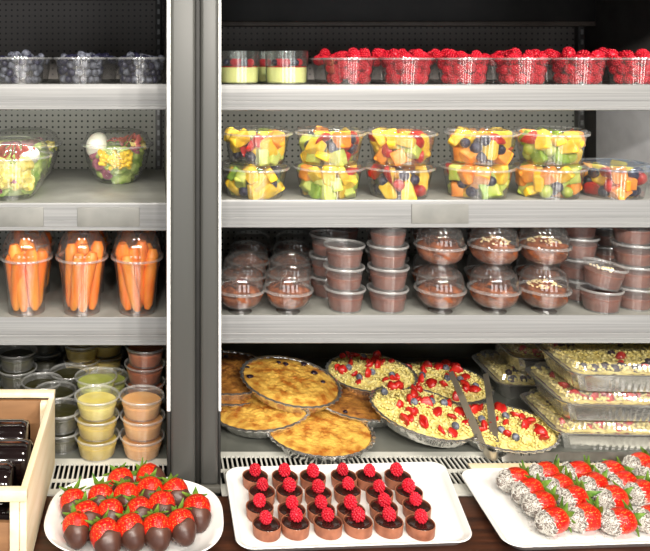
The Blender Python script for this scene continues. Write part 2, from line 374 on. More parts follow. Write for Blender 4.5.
tag(ob('center_gasket', boxes('center_gasket', 'black', [(.0720, .0795, 1.325, 1.36, DECK, 1.8)], .001)), 'black rubber seal strip filling the gap between the two grey posts', 'seal strip')
# counter in front
ct = tag(ob('counter', boxes('counter', 'counter', [(-.9, 1.6, .80, 1.31, .745, DECK)], .004)), 'dark brown wooden counter top carrying the plates and trays', 'counter')
ob('counter_front', boxes('counter_front', 'counter', [(-.9, 1.6, .83, 1.29, 0, .745)], .004), ct)

# ------------------------------------------------------------------ packing of round things into tubs
def pack(n, r, R0, R1, h, seed, heap=.02, it=300):
    """round pieces settling in a tapered tub, heaped up to 'heap' above its rim in the middle"""
    g = np.random.default_rng(seed)
    r_ = r*g.uniform(.92, 1.08, n)
    a = g.uniform(0, 2*PI, n); q = np.sqrt(g.uniform(0, 1, n))*(R0-r)
    p = np.stack([q*np.cos(a), q*np.sin(a), r+g.uniform(0, 1, n)*(h+heap)], 1)
    for k in range(it):
        p[:, 2] -= r*.05*(1-k/it)
        for _ in range(3):
            d = p[:, None]-p[None]; L = np.linalg.norm(d, axis=2)+1e-9; np.fill_diagonal(L, 9)
            ov = np.maximum(0, (r_[:, None]+r_[None])*.96-L)
            p += (d/L[..., None]*ov[..., None]).sum(1)*.22
            z = p[:, 2]; Rz = R0+(R1-R0)*np.clip(z/h, 0, 1)-r_*1.02
            rr = np.hypot(p[:, 0], p[:, 1])+1e-9; s = np.minimum(1, Rz/rr)
            p[:, 0] *= s; p[:, 1] *= s; rr = rr*s
            p[:, 2] = np.clip(p[:, 2], r_, h+heap*(1-(rr/R1)**2)-r_*.35)
    return p, r_
DIRS = [Vector(d).normalized() for d in ((0, -1, .1), (-.6, -.8, .15), (.6, -.8, .15), (0, -.75, .65), (.35, -1, .45), (-.35, -1, .45))]
def seen(p, r_, zmin=None, most=999):
    """keep the pieces that show from the front, from either side of it and from above it"""
    score = []
    for i, q in enumerate(p):
        vis = 0
        for d in DIRS:
            dd = np.array(d); u = np.array(d.orthogonal().normalized()); v = np.cross(dd, u)
            for a, b in ((0, 0), (.7, 0), (-.7, 0), (0, .7), (0, -.7)):
                c = q+(u*a+v*b)*r_[i]; rel = p-c; t = rel@dd; pe = np.linalg.norm(rel-t[:, None]*dd, axis=1)
                bl = (t > r_[i]*.3) & (pe < r_*.93); bl[i] = False
                if not bl.any(): vis += 1
        if vis and (zmin is None or q[2] > zmin): score.append((-vis, i))
    return [i for _, i in sorted(score)[:most]]

# ------------------------------------------------------------------ berries
def rasp_me(seed):
    rnd = random.Random(seed); bm = bmesh.new(); n = 62
    for i in range(n):
        t = (i+.5)/n; z = 1-2*t; a = i*2.39996
        if z < -.86: continue
        s = math.sqrt(1-z*z)
        sx = .0091*(1.0-.12*z)
        ico(bm, .0023*rnd.uniform(.9, 1.12), (s*math.cos(a)*sx, s*math.sin(a)*sx, z*.0098+.0002), 1)
    lathe(bm, [(0, -.0075), (.005, -.0082), (.0075, -.004), (.0075, .003), (.004, .008), (0, .009)], 10)
    return finish(bm, 'raspberry', 'rasp', 3.0)
RASP = [rasp_me(i) for i in range(3)]
def bb_me(m):
    bm = bmesh.new()
    pr = [(0, -.0078), (.004, -.0068), (.0068, -.0040), (.0080, 0), (.0069, .0042), (.0045, .0063), (.0036, .0070), (.0033, .0082), (.0027, .0078), (.0022, .0062), (0, .0058)]
    lathe(bm, pr, 16); return finish(bm, 'blueberry', m, .9)
BB, BBD = bb_me('blue'), bb_me('bluedark')

def tub_me(R0, R1, h, fl, mname='clear', ribs=0):
    prof = [(0, .003), (R0*.82, .003), (R0*.86, 0), (R0*.95, 0), (R0, .002), (R0+(R1-R0)*.5, h*.5), (R1-.0005, h-.005), (R1, h-.004), (R1+.0004, h-.002)]
    fn = (lambda a: 1+.0016*math.cos(a*ribs)) if ribs else None
    return lathe_me('tub', mname, prof, 48, fn, .9)
def rim_me(R, fl, h, t=.0024, mname='clearlid'):
    return lathe_me('rim', mname, [(R, h-t), (fl, h-t), (fl+.0004, h-t*.5), (fl, h), (R+.0008, h), (R, h-t*.6)], 48)
BT, BR_ = tub_me(.0425, .0510, .054, .053, 'clear', 0), rim_me(.0512, .0540, .0545, .0042, 'clearrim')
def berry_tub(what, X, Y, z, label, group, n, r, meshes, seed, blabel, bgroup, rows='all', mn='blueberry', most=45):
    t = thing(what+'_tub', label, 'plastic tub', group, (X, Y, z)); ob('container', BT, t); ob('rim', BR_, t)
    p, r_ = pack(n, r, .0415, .0505, .054, seed, .022)
    rnd = random.Random(seed)
    k = seen(p, r_, .042 if rows == 'back' else None, most)
    for i in k:
        q = p[i]
        o = ob(mn, rnd.choice(meshes), None, (X+q[0], Y+q[1], z+q[2]+.002), (rnd.uniform(0, 6), rnd.uniform(0, 6), rnd.uniform(0, 6)), r_[i]/r*(r/(.0105 if mn == 'raspberry' else .0080)))
        tag(o, blabel, 'berry', bgroup)
z = LZ['l'][0]
for i, px in enumerate((20.5, 80.5, 141)):
    w_ = ('blueberry tub cut by the picture edge', 'middle blueberry tub', 'blueberry tub beside the grey post')[i]
    berry_tub('blueberry', PX(px, 1.515), 1.515, z, 'clear plastic tub heaped with blueberries, '+('leftmost on the shelf', 'middle of the front three', 'beside the grey post')[i], 'blueberry tubs', 100, .0082, [BB, BB, BBD], 40+i,
              'frosted dark blueberry heaped in the '+w_, 'blueberries in the '+w_)
for i, px in enumerate((28, 96)):
    w_ = ('shaded back tub on the far left', 'shaded back tub behind the middle tub')[i]
    berry_tub('blueberry', PX(px, 1.64), 1.64, z, 'clear tub of blueberries in shade '+('behind the leftmost tub', 'behind the middle tub')[i], 'blueberry tubs', 100, .0082, [BB, BBD], 60+i,
              'dark blueberry in the '+w_, 'blueberries in the '+w_, 'back', 'blueberry', 26)
z = LZ['r'][0]
RT = [348.5, 406, 462.5, 521, 577.5, 634]
for i, px in enumerate(RT):
    w_ = ORD[i]+' front raspberry tub from the glass desserts'
    berry_tub('raspberry', PX(px, 1.515), 1.515, z, 'clear tub heaped with red raspberries, '+ORD[i]+' in the front row from the glass desserts', 'raspberry tubs', 47, .0108, RASP, 80+i,
              'red raspberry in the '+w_, 'raspberries in the '+w_, 'all', 'raspberry', 31)
for i, px in enumerate((335, 388, 441, 493, 546, 600)):
    w_ = ORD[i]+' raspberry tub of the shaded back row'
    berry_tub('raspberry', PX(px, 1.632), 1.632, z, 'clear tub of raspberries in the shaded back row, '+ORD[i]+' from the glass desserts', 'raspberry tubs', 47, .0108, RASP, 100+i,
              'red raspberry in the '+w_, 'raspberries in the '+w_, 'back', 'raspberry', 12)

# ------------------------------------------------------------------ glass custard desserts
GL = lathe_me('glass', 'glass', [(0, .003), (.036, .003), (.0385, .004), (.0395, .008), (.0408, .060), (.0414, .0625), (.0420, .0625), (.0422, .060), (.0410, .006), (.040, .001), (.037, 0), (0, 0)], 48)
CU = lathe_me('custard', 'custard', [(0, .0035), (.0355, .0035), (.0384, .006), (.0392, .031), (.0385, .032), (0, .032)], 48)
def blob_disc(name, m, R, z0, amp, seed, n=40, rings=10, dome=0, zb=None, freq=60, foot=1.0):
    bm = bmesh.new(); rr = []
    for j in range(rings+1):
        t = j/rings; r = R*(1-t)
        rr.append([Vector((max(r, 1e-4)*math.cos(2*PI*i/n), max(r, 1e-4)*math.sin(2*PI*i/n), 0)) for i in range(n)])
    for ring_ in rr:
        for p in ring_:
            d = math.hypot(p.x, p.y)/R
            e = min(1, (1-d)*5+.15)
            p.z = z0+dome*(1-d*d)+amp*e*(mnoise.noise(Vector((p.x*freq+seed, p.y*freq, seed)))+.5*mnoise.noise(Vector((p.x*freq*2.7, p.y*freq*2.7+seed, 3))))
    base = [Vector((p.x*foot, p.y*foot, zb if zb is not None else z0-.004)) for p in rr[0]]
    loft(bm, [base]+rr, True, True)
    return bm
CO = finish(blob_disc('compote', 'compote', .0385, .034, .002, 5), 'compote', 'compote', 1.2)
for i, (px, Y) in enumerate(((238.5, 1.525), (286.5, 1.515), (268, 1.62))):
    X = PX(px, Y)
    t = thing('custard_dessert', 'glass pot of yellow custard with berries '+('against the grey post', 'beside the raspberry tubs', 'half hidden behind the front pair')[i], 'dessert', 'custard desserts in glass pots', (X, Y, z))
    t.scale = (1.02, 1.02, 1.10); ob('glass', GL, t); ob('custard', CU, t); ob('compote', CO, t, rot=(0, 0, i))
    rnd = random.Random(i+3)
    for k in range(7):
        a = k*2*PI/6+rnd.uniform(-.2, .2); rr = .024 if k < 6 else 0
        red = k % 2 == 0
        w_ = ('custard glass against the grey post', 'custard glass beside the raspberry tubs', 'custard glass half hidden at the back')[i]
        o = ob('raspberry' if red else 'blackberry', RASP[k % 3] if red else BBD, None, (X+rr*math.cos(a), Y+rr*math.sin(a), z+.0450), (rnd.uniform(0, 3), rnd.uniform(0, 3), 0), .72 if red else .85)
        tag(o, ('red raspberry' if red else 'dark berry')+' on top of the '+w_, 'berry', ('raspberries' if red else 'dark berries')+' in the '+w_)

# ------------------------------------------------------------------ fruit salad tubs
FT = tub_me(.0555, .0665, .060, .07, 'clear', 36)
FR = rim_me(.0668, .0718, .0605, .0042, 'clearrim')
FL = lathe_me('lid', 'clearlid', [(.0720, .0600), (.0724, .0625), (.0700, .0640), (.0675, .0635), (.0665, .0665), (.0640, .0685), (.0560, .0690), (.0545, .0672), (0, .0675)], 56, None, .6)
FLB = lathe_me('lid', 'sheen_lid', [(.0720, .0600), (.0724, .0625), (.0700, .0640), (.0675, .0635), (.0665, .0665), (.0640, .0685), (.0560, .0690), (.0545, .0672), (0, .0675)], 56, None, .6)
FRB = rim_me(.0668, .0718, .0605, .0042, 'sheen_rim')
def chunk(kind, seed):
    rnd = random.Random(seed); bm = bmesh.new(); m = {'pineapple_chunk': 'pine_f', 'orange_melon_chunk': 'melon', 'green_melon_chunk': 'honeydew', 'kiwi_chunk': 'kiwi', 'strawberry_half': 'strawcut', 'green_grape': 'grape'}[kind]
    if kind == 'strawberry_half':
        rings = []
        for t, r in ((0, .3), (.1, .8), (.3, 1), (.55, .85), (.8, .5), (.97, .15)):
            rings.append([Vector((r*.013*math.cos(a), max(0, r*.013*math.sin(a)), t*.038-.018)) for a in [2*PI*k/14 for k in range(14)]])
        loft(bm, rings, True, True)
    elif kind == 'green_grape':
        ico(bm, .0115, (0, 0, 0), 2, (1, 1, 1.2))
    else:
        sx, sy, sz = {'pineapple_chunk': (.038, .029, .018), 'orange_melon_chunk': (.030, .028, .024), 'green_melon_chunk': (.032, .026, .022), 'kiwi_chunk': (.030, .030, .013)}[kind]
        rings = []; pw = lambda c, e: math.copysign(abs(c)**e, c)
        for q in range(17):                      # a cut block with soft edges
            ph = -PI/2+PI*q/16; cp = pw(math.cos(ph), .32); ring_ = []
            for a in [2*PI*t_/28 for t_ in range(28)]:
                p = Vector((pw(math.cos(a), .32)*cp*sx/2, pw(math.sin(a), .32)*cp*sy/2, pw(math.sin(ph), .32)*sz/2))
                if kind == 'pineapple_chunk': p.y *= 1-.28*(p.x/sx+.5)
                ring_.append(p+mnoise.noise_vector(p*70+Vector((seed*9, len(kind), 0)))*.0022)
            rings.append(ring_)
        loft(bm, rings, True, True)
    return finish(bm, kind, m, 1.2)
CH = {k: [chunk(k, s) for s in range(3)] for k in ('pineapple_chunk', 'orange_melon_chunk', 'green_melon_chunk', 'kiwi_chunk', 'strawberry_half', 'green_grape')}
KN = dict(pineapple_chunk='yellow pineapple chunk', orange_melon_chunk='orange melon chunk', green_melon_chunk='pale green melon chunk', kiwi_chunk='green kiwi chunk', strawberry_half='red strawberry half', green_grape='green grape', blueberry='dark blueberry')
def fruit_tub(X, Y, z, where, seed, mix, topred=.5):
    t = thing('fruit_salad_tub', 'clear lidded tub of mixed cut fruit, '+where, 'fruit tub', 'tubs of cut fruit', (X, Y, z), (0, 0, seed))
    ob('container', FT, t); ob('rim', FRB if 'alone' in where else FR, t); ob('lid', FLB if 'alone' in where else FL, t)
    p, r_ = pack(38, .0138, .0515, .0625, .060, seed, -.016)
    p[:, 2] = np.minimum(p[:, 2], .053)
    rnd = random.Random(seed)
    for i in seen(p, r_):
        q = p[i]
        k = rnd.choice(mix)
        if q[2] > .042 and rnd.random() < topred: k = rnd.choice(('strawberry_half', 'strawberry_half', 'pineapple_chunk', 'orange_melon_chunk'))
        me = BBD if k == 'blueberry' else rnd.choice(CH[k])
        o = ob(k, me, None, (X+q[0], Y+q[1], z+q[2]), (rnd.uniform(0, 6), rnd.uniform(0, 6), rnd.uniform(0, 6)), rnd.uniform(.95, 1.1)*(1.3 if k == 'blueberry' else 1))
        tag(o, KN[k]+' in the fruit tub '+where, 'cut fruit' if k not in ('blueberry', 'green_grape') else 'fruit', KN[k]+'s in the fruit tub '+where)
z = LZ['r'][1]
PP, OM, GM, KI, ST, GG, BU = 'pineapple_chunk', 'orange_melon_chunk', 'green_melon_chunk', 'kiwi_chunk', 'strawberry_half', 'green_grape', 'blueberry'
mixes = [([PP, PP, GM, BU, BU, ST, GM], [PP, PP, GM, GM, BU, BU, KI]), ([PP, PP, GM, BU, BU, ST], [PP, GM, KI, PP, GM, BU, BU]), ([PP, PP, OM, BU, BU, ST, GM], [ST, ST, OM, PP, BU, BU, BU]),
         ([PP, OM, ST, PP, BU, BU], [OM, KI, PP, BU, BU, GM]), ([PP, OM, GM, KI, GG], [OM, GG, BU, PP, KI, GM])]
SX = [(254.5, 257), (328.5, 330), (398.5, 401), (477, 481), (548, 550)]
for i, (xl, xu) in enumerate(SX):
    Y = 1.528
    w_ = ORD[i]+' stack from grey post'
    fruit_tub(PX(xl, Y), Y, z, 'lower in the '+w_, 200+i, mixes[i][1], .25)
    fruit_tub(PX(xu, Y), Y, z+.0692, 'upper in the '+w_, 220+i, mixes[i][0], .5)
fruit_tub(PX(612, 1.53), 1.53, z, 'standing alone beside the fifth stack', 240, [PP, PP, ST, BU, BU, BU, OM], .45)

# ------------------------------------------------------------------ salads
bowl_prof = [(0, .002), (.030, .002), (.034, 0), (.040, .004), (.052, .020), (.062, .042), (.0672, .064), (.0682, .076)]
BW = lathe_me('bowl', 'clear', bowl_prof, 56)
BWR = rim_me(.0682, .0745, .078, .003, 'clearrim')
BWL = lathe_me('lid', 'clearlid', [(.0745, .0785), (.0748, .0805), (.069, .082), (.067, .086), (.062, .098), (.050, .1055), (.036, .108), (.034, .1065), (0, .1065)], 56)
def leaf_patch(bm, c, nrm, s, rnd, mi=0):
    nrm = Vector(nrm).normalized(); u = nrm.orthogonal().normalized(); v = nrm.cross(u)
    n = 7; g = []
    ph = rnd.uniform(0, 6)
    for i in range(n):
        row = []
        for j in range(n):
            a, b = (i/(n-1)-.5)*2, (j/(n-1)-.5)*2
            k = math.sqrt(1-.5*b*b); l = math.sqrt(1-.5*a*a)
            hgt = .22*math.sin(a*4+ph)*math.cos(b*3.4+ph)+.18*mnoise.noise(Vector((a*2+ph, b*2, ph)))-.25*(a*a+b*b)
            row.append(bm.verts.new(Vector(c)+u*(a*k*s)+v*(b*l*s*.8)+nrm*(hgt*s)))
        g.append(row)
    for i in range(n-1):
        for j in range(n-1): bm.faces.new((g[i][j], g[i+1][j], g[i+1][j+1], g[i][j+1])).material_index = mi
SS = 1.13
def salad(X, Y, z, where, seed, sets):
    t = thing('salad_bowl', 'clear domed bowl of mixed salad '+where, 'salad bowl', 'salad bowls', (X, Y, z)); t.scale = (SS, SS, SS)
    ob('bowl', BW, t); ob('rim', BWR, t); ob('lid', BWL, t)
    rnd = random.Random(seed); bm = bmesh.new()
    for k in range(90):
        a = rnd.uniform(0, 2*PI); h = rnd.uniform(.012, .072) if k < 66 else .074
        R = np.interp(h, [q[1] for q in bowl_prof[2:]], [q[0] for q in bowl_prof[2:]])-.012
        if k >= 66: R *= math.sqrt(rnd.random())*.9
        nrm = (math.cos(a), math.sin(a), .1 if k < 66 else 3)
        leaf_patch(bm, (R*math.cos(a), R*math.sin(a), h), nrm, rnd.uniform(.011, .017), rnd)
    lathe(bm, [(0, .006), (.03, .008), (.048, .04), (.054, .066), (.03, .074), (0, .076)], 20)
    o = ob('lettuce', finish(bm, 'lettuce', 'lettuce', 2), None, (X, Y, z), (0, 0, 0), SS); tag(o, 'torn green lettuce filling the salad bowl '+where, 'lettuce', None, 'stuff')
    for name, cat, me, lab, pts in sets(rnd):
        for (p, rot, sc) in pts:
            o = ob(name, me, None, (X+p[0]*SS, Y+p[1]*SS, z+p[2]*SS), rot, sc*SS); tag(o, lab+' in the salad bowl '+where, cat, lab+'s in the salad bowl '+where)
bm = bmesh.new(); ico(bm, .021, (0, 0, 0), 3, (1, .95, 1.28)); EGG = finish(bm, 'boiled_egg', 'egg', 3)
bm = bmesh.new(); ico(bm, .0056, (0, 0, 0), 2, (.85, 1, .7)); CORN = finish(bm, 'corn_kernel', 'corn', 3)
bm = bmesh.new(); leaf_patch(bm, (0, 0, 0), (0, 0, 1), .019, random.Random(3)); RAD = finish(bm, 'radicchio_leaf', 'radic', 3)
bm = bmesh.new(); tube(bm, [(-.014, 0, 0), (-.006, .003, .003), (.003, -.002, .001), (.009, .001, .004), (.015, 0, -.001)], [.003, .006, .0045, .006, .003], 8, 0, .3); HAM = finish(bm, 'ham_strip', 'ham', 1)
bm = bmesh.new(); leaf_patch(bm, (0, 0, 0), (0, 0, 1), .017, random.Random(7)); leaf_patch(bm, (.004, .004, .003), (.3, .2, 1), .013, random.Random(9)); CHS = finish(bm, 'yellow_leaf', 'cheese', 3)
def setA(rnd):
    corn = []
    for k in range(72):
        a = -PI/2+rnd.uniform(-.62, .55); h = rnd.uniform(.034, .070); R = np.interp(h, [q[1] for q in bowl_prof[2:]], [q[0] for q in bowl_prof[2:]])-rnd.uniform(.005, .009)
        corn.append(((R*math.cos(a), R*math.sin(a), h), (rnd.uniform(0, 6), rnd.uniform(0, 6), 0), 1))
    R = lambda a, h, d=.008: ((np.interp(h, [q[1] for q in bowl_prof[2:]], [q[0] for q in bowl_prof[2:]])-d)*math.cos(a), (np.interp(h, [q[1] for q in bowl_prof[2:]], [q[0] for q in bowl_prof[2:]])-d)*math.sin(a), h)
    return [('boiled_egg', 'egg', EGG, 'peeled white boiled egg', [((-.040, -.022, .078), (.2, .4, .3), 1.0)]),
            ('corn_kernel', 'corn', CORN, 'yellow sweetcorn kernel', corn),
            ('radicchio_leaf', 'salad leaf', RAD, 'purple radicchio leaf', [(R(-2.35, .042, .005), (PI/2, .4, -.8), 1), (R(-2.1, .022, .006), (PI/2+.3, .8, -.5), .9), (R(-2.6, .06, .006), (PI/2, 0, -1), .8), (R(-.7, .07, .012), (PI/2, .2, .8), .9)]),
            ('ham_strip', 'ham', HAM, 'pinkish red ham strip', [((-.005+.008*k, -.035+.006*(k % 3), .086+.002*(k % 2)), (0, .3*k, k*.8), 1) for k in range(7)]),
            ('yellow_leaf', 'salad leaf', CHS, 'pale yellow salad leaf', [((.05, -.02, .080), (.2, .1, 1), .9), ((.035, -.03, .084), (.1, .4, .3), .8), ((.046, .0, .086), (.3, .1, 2), .9)])]
def setB(rnd):
    R = lambda a, h, d=.006: ((np.interp(h, [q[1] for q in bowl_prof[2:]], [q[0] for q in bowl_prof[2:]])-d)*math.cos(a), (np.interp(h, [q[1] for q in bowl_prof[2:]], [q[0] for q in bowl_prof[2:]])-d)*math.sin(a), h)
    ch = []
    for k in range(34):
        a = -PI/2+rnd.uniform(-.9, .75); h = rnd.uniform(.03, .072); ch.append((R(a, h), (PI/2+rnd.uniform(-.4, .4), rnd.uniform(0, 3), a+PI/2), rnd.uniform(.75, 1.05)))
    return [('boiled_egg', 'egg', EGG, 'peeled white boiled egg', [((.034, -.026, .078), (1.2, .3, 1.0), .85)]),
            ('yellow_leaf', 'salad leaf', CHS, 'pale yellow salad leaf', ch),
            ('ham_strip', 'ham', HAM, 'pinkish red ham strip', [((-.035+.009*k, -.042+.004*(k % 3), .085+.003*(k % 2)), (0, .3*k, k*.7), 1.1) for k in range(9)]),
            ('radicchio_leaf', 'salad leaf', RAD, 'purple radicchio leaf', [(R(-1.3, .04, .004), (PI/2, .4, .2), .5), (R(-1.9, .02, .004), (PI/2, 1, -.3), .4)])]
def setC(rnd):
    return [('radicchio_leaf', 'salad leaf', RAD, 'purple radicchio leaf', [((-.03+.014*k, -.03, .084), (.3*k, .2, k), .8) for k in range(5)]),
            ('yellow_leaf', 'salad leaf', CHS, 'pale yellow salad leaf', [((.045, -.03, .080), (.2, .1, 1), 1), ((.052, -.01, .078), (.4, .1, 2), 1), ((-.05, -.02, .08), (.4, .1, 2), 1)])]
z = LZ['l'][1]
salad(PX(117, 1.74), 1.74, z, 'standing near the grey post', 1, setA)
salad(PX(12, 1.54), 1.54, z, 'cut by the picture edge in front', 2, setB)
salad(PX(26, 1.745), 1.745, z, 'half hidden behind the front bowl', 3, setC)

# ------------------------------------------------------------------ carrot cups
CC = lathe_me('cup', 'clear', [(0, .004), (.030, .004), (.034, 0), (.0365, .001), (.037, .006), (.0378, .034), (.0383, .035), (.0440, .085), (.0446, .086), (.0478, .110)], 48)
CR = rim_me(.0478, .0530, .112, .004, 'clearrim')
CD = lathe_me('dome_lid', 'clearlid', [(.0528, .1125), (.0532, .116), (.0495, .1175), (.0488, .121), (.0470, .134), (.0420, .148), (.0340, .160), (.0230, .1675), (.018, .1690), (.0165, .1680), (0, .1682)], 48, None, .5)
def carrot_me(seed, L):
    rnd = random.Random(seed); bm = bmesh.new(); pts, rd = [], []
    for k in range(12):
        t = k/11
        pts.append((.0012*math.sin(t*3+seed), .0012*math.cos(t*4+seed), t*L)); rd.append((.0102+.0034*t)*(1-.45*max(0, .1-t)/.1)*(1-.4*max(0, t-.93)/.07)*rnd.uniform(.97, 1.03))
    tube(bm, pts, rd, 14)
    return finish(bm, 'carrot', 'carrot', .9)
CAR = [carrot_me(s, L) for s, L in ((1, .112), (2, .124), (3, .134), (4, .118))]
def carrot_cup(px, Y, z, where, seed, full=True):
    X = PX(px, Y)
    t = thing('carrot_cup', 'clear domed cup of carrots '+where, 'carrot cup', 'carrot cups', (X, Y, z)); ob('cup', CC, t); ob('rim', CR, t); ob('dome_lid', CD, t)
    rnd = random.Random(seed); n = 9
    for k in range(n if full else 7):
        if k < 7: a0 = 2*PI*k/7+rnd.uniform(-.08, .08)+.3; r0, r1 = .0225, .032
        else: a0 = PI*(k-7)+.7; r0, r1 = .006, .011
        a1 = a0+rnd.choice((-.75, .7, .55, -.5))
        me = CAR[(k*3+seed) % 4]
        L = (.112, .124, .134, .118)[(k*3+seed) % 4]
        p0 = Vector((r0*math.cos(a0), r0*math.sin(a0), .008)); p1 = Vector((r1*math.cos(a1), r1*math.sin(a1), L))
        o = ob('carrot', me, None, (X+p0.x, Y+p0.y, z+p0.z), aim(p1-p0))
        tag(o, 'peeled orange carrot standing in the domed cup '+where, 'carrot', 'carrots in the cup '+where)
z = LZ['l'][2]
for i, px in enumerate((26.5, 82, 137)):
    carrot_cup(px, 1.512, z, ('at the picture edge', 'in the middle of the front three', 'beside the grey post')[i], 11+i)
for i, px in enumerate((33, 87, 138)):
    carrot_cup(px, 1.64, z, ('in shade behind the edge cup', 'in shade behind the middle cup', 'in shade behind the cup at the post')[i], 21+i, False)

# ------------------------------------------------------------------ deli cups
DC = lathe_me('cup', 'frosted', [(0, .002), (.028, .002), (.030, 0), (.0315, .001), (.0375, .039), (.0380, .043)], 40)
DR = lathe_me('rim', 'frostrim', [(.0380, .0405), (.0405, .0405), (.0412, .0415), (.0412, .0440), (.0405, .0452), (.0392, .0452), (.0385, .0440)], 40)
DL = lathe_me('lid', 'frosted', [(.0392, .0453), (.0382, .0453), (.0375, .0425), (0, .0425)], 40)
def fillme(m, top, seed, nm):
    bm = blob_disc(nm, m, .0310+.006*top/.039, top, .0012, seed, 36, 8, 0, None, 50)
    bm2 = bmesh.new(); lathe(bm2, [(0, .003), (.0295, .003), (.0308, .004), (.0303+.0062*top/.039, top-.003), (.0303+.0062*top/.039, top)], 36)
    me2 = bpy.data.meshes.new('t'); bm2.to_mesh(me2); bm2.free(); bm.from_mesh(me2); bpy.data.meshes.remove(me2)
    return finish(bm, nm, m, .9)
FILL = {k: [fillme(k, tp, s, 'filling') for s, tp in enumerate((.0265, .0300, .0245) if k == 'mousse' else (.031, .033, .030))] for k in ('mousse', 'soupy', 'soupyd', 'soupg', 'soupo', 'soupr', 'pesto')}
FILL['crumb'] = [fillme('crumb', .034, 3, 'filling')]*3
PIT = .0436
SQ = (1.07, 1.07, .87)
def deli(px, Y, z, n, fill, what, where, group, name, topfill=None, lids=True, toff=None, levels=None):
    nm = {1: ['only cup'], 2: ['bottom', 'top'], 3: ['bottom', 'middle', 'top'], 4: ['bottom', 'second from bottom', 'third from bottom', 'top'], 5: ['bottom', 'second', 'third', 'fourth', 'top']}[n]
    rnd = random.Random(int(px*7+n))
    for k in range(n):
        if levels and k not in levels: continue
        X = PX(px, Y)+rnd.uniform(-.0012, .0012); rot = (0, 0, rnd.uniform(0, 6)); dz = 0
        if toff and k == n-1: rot = toff[1]; X += toff[0]; dz = toff[2]
        lab = (what+' cup'+', '+(nm[k]+' of stack ' if n > 1 else '')+where)
        t = thing(name, lab, 'dessert cup' if 'mousse' in what else 'soup cup', group, (X, Y, z+k*PIT*(.87 if name == 'soup_cup' else 1)+dz), rot)
        if name == 'soup_cup': t.scale = SQ
        ob('cup', DC, t); ob('rim', DR, t)
        ob('filling', FILL[topfill if (topfill and k == n-1) else fill][rnd.randrange(3)], t)
        if lids: ob('lid', DL, t)
        if toff and k == n-1:
            bm = bmesh.new(); r2 = random.Random(4)
            for q in range(26): ico(bm, r2.uniform(.002, .0035), (r2.gauss(0, .009), r2.gauss(0, .007), .034+r2.uniform(0, .003)), 1)
            o = ob('chopped_nuts', finish(bm, 'chopped_nuts', 'nuts', .5), t); o['kind'] = 'stuff'; o['label'] = 'pale chopped nuts'
z = LZ['r'][2]; G_ = 'stacked mousse cups'
CM = 'chocolate mousse'
deli(344.5, 1.512, z, 3, 'mousse', CM, 'nearest the small domed desserts', G_, 'mousse_cup')
deli(388, 1.512, z, 4, 'mousse', CM, 'beside the stacked domed desserts', G_, 'mousse_cup')
deli(328.5, 1.60, z, 4, 'mousse', CM, 'behind the three-high stack', G_, 'mousse_cup', None, True, None, (0, 1, 2))
deli(343, 1.735, z, 5, 'mousse', CM, 'at the back near the small domed desserts', G_, 'mousse_cup')
deli(385, 1.635, z, 4, 'mousse', CM, 'in shade behind the four-high stack', G_, 'mousse_cup')
deli(391, 1.74, z, 5, 'mousse', CM, 'at the back behind the four-high stack', G_, 'mousse_cup')
deli(577.5, 1.58, z, 4, 'mousse', CM, 'behind the nut-topped domed desserts', G_, 'mousse_cup')
deli(600.5, 1.508, z, 2, 'mousse', CM, 'with the tilted nut-topped cup', G_, 'mousse_cup', None, False, (.0005, (.06, .16, 0), .0045))
deli(633, 1.525, z, 4, 'mousse', CM, 'at the far right of the shelf', G_, 'mousse_cup')
deli(604, 1.69, z, 4, 'mousse', CM, 'in shade behind the tilted cup', G_, 'mousse_cup')
deli(664, 1.545, z, 1, 'crumb', 'pale yellow crumble', 'cut by the right picture edge', None, 'crumble_cup')

# ------------------------------------------------------------------ domed mousse desserts
BO = lathe_me('bowl', 'clear', [(0, .006), (.010, .006), (.0225, .0005), (.0235, 0), (.0238, .0015), (.014, .008), (.0200, .0095), (.0330, .0150), (.0415, .0250), (.0448, .0370), (.0452, .0475)], 44, None, .6)
BOR = lathe_me('rim', 'clearrim', [(.0452, .0470), (.0500, .0470), (.0505, .0482), (.0502, .0520), (.0465, .0525), (.0458, .0510)], 44)
BOL = lathe_me('dome_lid', 'clearlid', [(.0502, .0522), (.0490, .0545), (.0462, .0550), (.0455, .0580), (.0448, .0700), (.0415, .0840), (.0350, .0920), (.0260, .0958), (.0245, .0948), (0, .0950)], 44, None, .5)
def whip(seed):
    bm = bmesh.new(); rings = []; n = 48
    prof = [(.0185, .0110), (.0320, .0165), (.0402, .0260), (.0432, .0370), (.0425, .0440), (.0400, .0490), (.0340, .0530), (.0270, .0560), (.018, .0600), (.009, .0650), (.002, .0685)]
    for j, (r, h) in enumerate(prof):
        amp = 0 if j < 2 else .04 if j < 4 else .11
        rings.append([Vector((r*(1+amp*math.sin(5*a+j*.85+seed))*math.cos(a), r*(1+amp*math.sin(5*a+j*.85+seed))*math.sin(a), h+(.0034*math.sin(3*a+seed+j*1.3) if j > 2 else 0))) for a in [2*PI*i/n for i in range(n)]])
    loft(bm, rings, True, True); return finish(bm, 'mousse', 'mousse2', .8)
WH = [whip(s) for s in (0, 2, 4)]
def sprinkle(kind, seed):
    rnd = random.Random(seed); bm = bmesh.new()
    for q in range(80 if kind == 'shav' else 90):
        r = .030*math.sqrt(rnd.random()); a = rnd.uniform(0, 6.28); h = np.interp(r, [.002, .009, .018, .027, .034, .040], [.069, .066, .062, .058, .0555, .051])+.001
        p = Vector((r*math.cos(a), r*math.sin(a), h))
        if kind == 'shav':
            d = Vector((rnd.uniform(-1, 1), rnd.uniform(-1, 1), rnd.uniform(-.2, .5))).normalized()*rnd.uniform(.004, .009)
            tube(bm, [p-d, p+Vector((0, 0, .001)), p+d], [.0008, .0012, .0008], 5)
        else: ico(bm, rnd.uniform(.0016, .0032), p, 1, (1, .8, .7))
    return finish(bm, 'topping', kind, .5)
